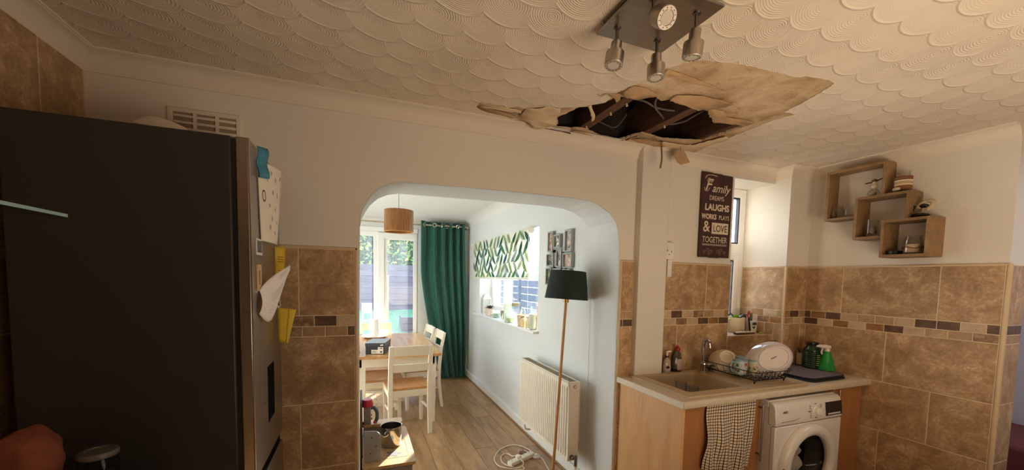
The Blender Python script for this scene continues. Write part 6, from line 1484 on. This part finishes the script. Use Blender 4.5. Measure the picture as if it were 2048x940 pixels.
# toy kitchen by the archway
TOYT = wood('toy_birch', srgb(222, 190, 140), srgb(196, 156, 104), axis=1, rough=.45, scale=2, stretch=8, bump=.02)
TOYG = plain('toy_grey', srgb(150, 148, 142), .5, var=.04); TOYD = plain('toy_dark', srgb(70, 60, 52), .6)
tk = thing('toy_kitchen', 'wooden toy kitchen with a birch top and grey panels by the archway', 'toy kitchen', (.15, 2.47, 0))
KX0, KX1, KY0, KY1, KZ = .005, .292, 2.185, 2.745, .50
build('worktop', MB().slab(rr(KX0, KX1, KY0, KY1, .02), [], KZ-.018, KZ, XY), TOYT, tk, bevel=.002)
build('end_panel', MB().box(KX0+.01, KX1-.02, KY0+.015, KY0+.028, 0, KZ-.018).box(KX0+.01, KX1-.02, KY1-.028, KY1-.015, 0, KZ-.018), TOYG, tk)
build('front_panel', MB().box(KX1-.034, KX1-.022, KY0+.028, KY1-.028, .03, KZ-.018), TOYG, tk)
dd = build('oven_door', MB().box(KX1-.022, KX1-.012, KY0+.05, KY0+.29, .08, KZ-.09), TOYG, tk, bevel=.003)
build('knob', MB().cyl((KX1-.022, KY0+.10, KZ-.05), (KX1-.004, KY0+.10, KZ-.05), .015, n=14), TOYD, tk)
build('knob', MB().cyl((KX1-.022, KY0+.20, KZ-.05), (KX1-.004, KY0+.20, KZ-.05), .015, n=14), TOYD, tk)
build('backboard', MB().slab([(KY0+.06, 0), (KY1, 0), (KY1, .74)]+[(KY1-.10+.10*math.cos(a), .74+.06*math.sin(a)) for a in [i*math.pi/12 for i in range(7)]]+[(KY0+.36, .80)]+[(KY0+.26-.10*math.sin(a), .70+.10*math.cos(a)) for a in [i*math.pi/12 for i in range(7)]], [], KX0-.010, KX0+.004, YZ), TOYD, tk, bevel=.002)
sd = [(KX0+.012, KZ), (KX0+.100, KZ), (KX0+.100, KZ+.135)]+[(KX0+.060+.040*math.cos(a), KZ+.135+.040*math.sin(a)) for a in [i*math.pi/12 for i in range(1, 7)]]+[(KX0+.012, KZ+.178)]
build('side_guard', MB().slab(sd, [], KY0+.065, KY0+.078, XZ), TOYG, tk, bevel=.002)
for x, z in ((.045, .05), (.075, .09), (.05, .14)): build('screw_cap', MB().ell((KX0+x, KY0+.064, KZ+z), .004, .002, .004, 8, 6), TOYD, tk)
build('shelf', MB().slab(rr(KX0+.004, KX1-.03, KY1-.10, KY1-.01, .02), [], KZ+.052, KZ+.068, XY), TOYT, tk, bevel=.002)
build('shelf_support', MB().box(KX0+.01, KX1-.09, KY1-.085, KY1-.065, KZ, KZ+.052), TOYG, tk)
ring = rr(.105, .262, KY0+.08, KY0+.35, .02)
build('hob_outline', MB().slab(ring, [[(.1835+(x-.1835)*.95, KY0+.215+(y-KY0-.215)*.97) for x, y in ring]], KZ, KZ+.0008, XY).slab([(.18+.035*math.cos(a)*(1+.3*math.cos(5*a)), KY0+.14+.035*math.sin(a)*(1+.3*math.cos(5*a))) for a in [i*math.pi/20 for i in range(40)]], [], KZ, KZ+.0008, XY), plain('hob_print', srgb(120, 122, 126), .6), tk, smooth=0)
pot = thing('toy_pot', 'small shiny steel pot on the toy kitchen hob', 'pot', (.175, 2.455, KZ))
PST = plain('polished_steel', srgb(206, 202, 196), .16, 1, var=.02)
build('pot', MB().lathe((.175, 2.455, KZ+.001), [(.056, 0), (.060, .004), (.062, .118), (.066, .121), (.065, .124), (.060, .121), (.058, .008), (0, .006)], 36), PST, pot, smooth=50)
build('handle', MB().tube(smoothpts([(.130, 2.415, KZ+.085), (.118, 2.395, KZ+.09), (.122, 2.378, KZ+.086), (.142, 2.384, KZ+.085), (.152, 2.398, KZ+.085)]), .004, 8), PST, pot)
tkx = thing('toy_coffee_maker', 'grey and red toy coffee maker with a curved handle on the toy kitchen', 'toy', (.045, 2.60, KZ))
build('body', MB().box(.018, .062, 2.575, 2.63, KZ+.068, KZ+.185), TOYG, tkx, bevel=.006)
build('red_top', MB().lathe((.040, 2.60, KZ+.185), [(.036, 0), (.038, .01), (.030, .045), (0, .048)], 14), plain('toy_red', srgb(206, 52, 66), .4), tkx)
build('handle', MB().tube(smoothpts([(.055, 2.60, KZ+.17), (.082, 2.60, KZ+.17), (.100, 2.60, KZ+.14), (.100, 2.60, KZ+.095), (.090, 2.60, KZ+.075)]), .012, 10), plain('toy_slate', srgb(96, 110, 116), .5), tkx)
for z, c in ((.10, 'toy_yellow'), (.125, 'toy_blue')): build('button', MB().cyl((.062, 2.60, KZ+z), (.070, 2.60, KZ+z), .008, n=12), plain(c, srgb(206, 170, 60) if 'y_' in c or 'yellow' in c else srgb(50, 84, 140), .4), tkx)
build('red_tap', MB().ell((.035, 2.60, KZ+.072), .030, .02, .010, 12, 8).ell((.085, 2.59, KZ+.076), .010, .010, .008, 10, 6), plain('toy_red', srgb(206, 52, 66), .4), tkx)
# coffee maker stands on the shelf board; bring it there
tkx.location.y += .08
bpy.context.view_layer.update()
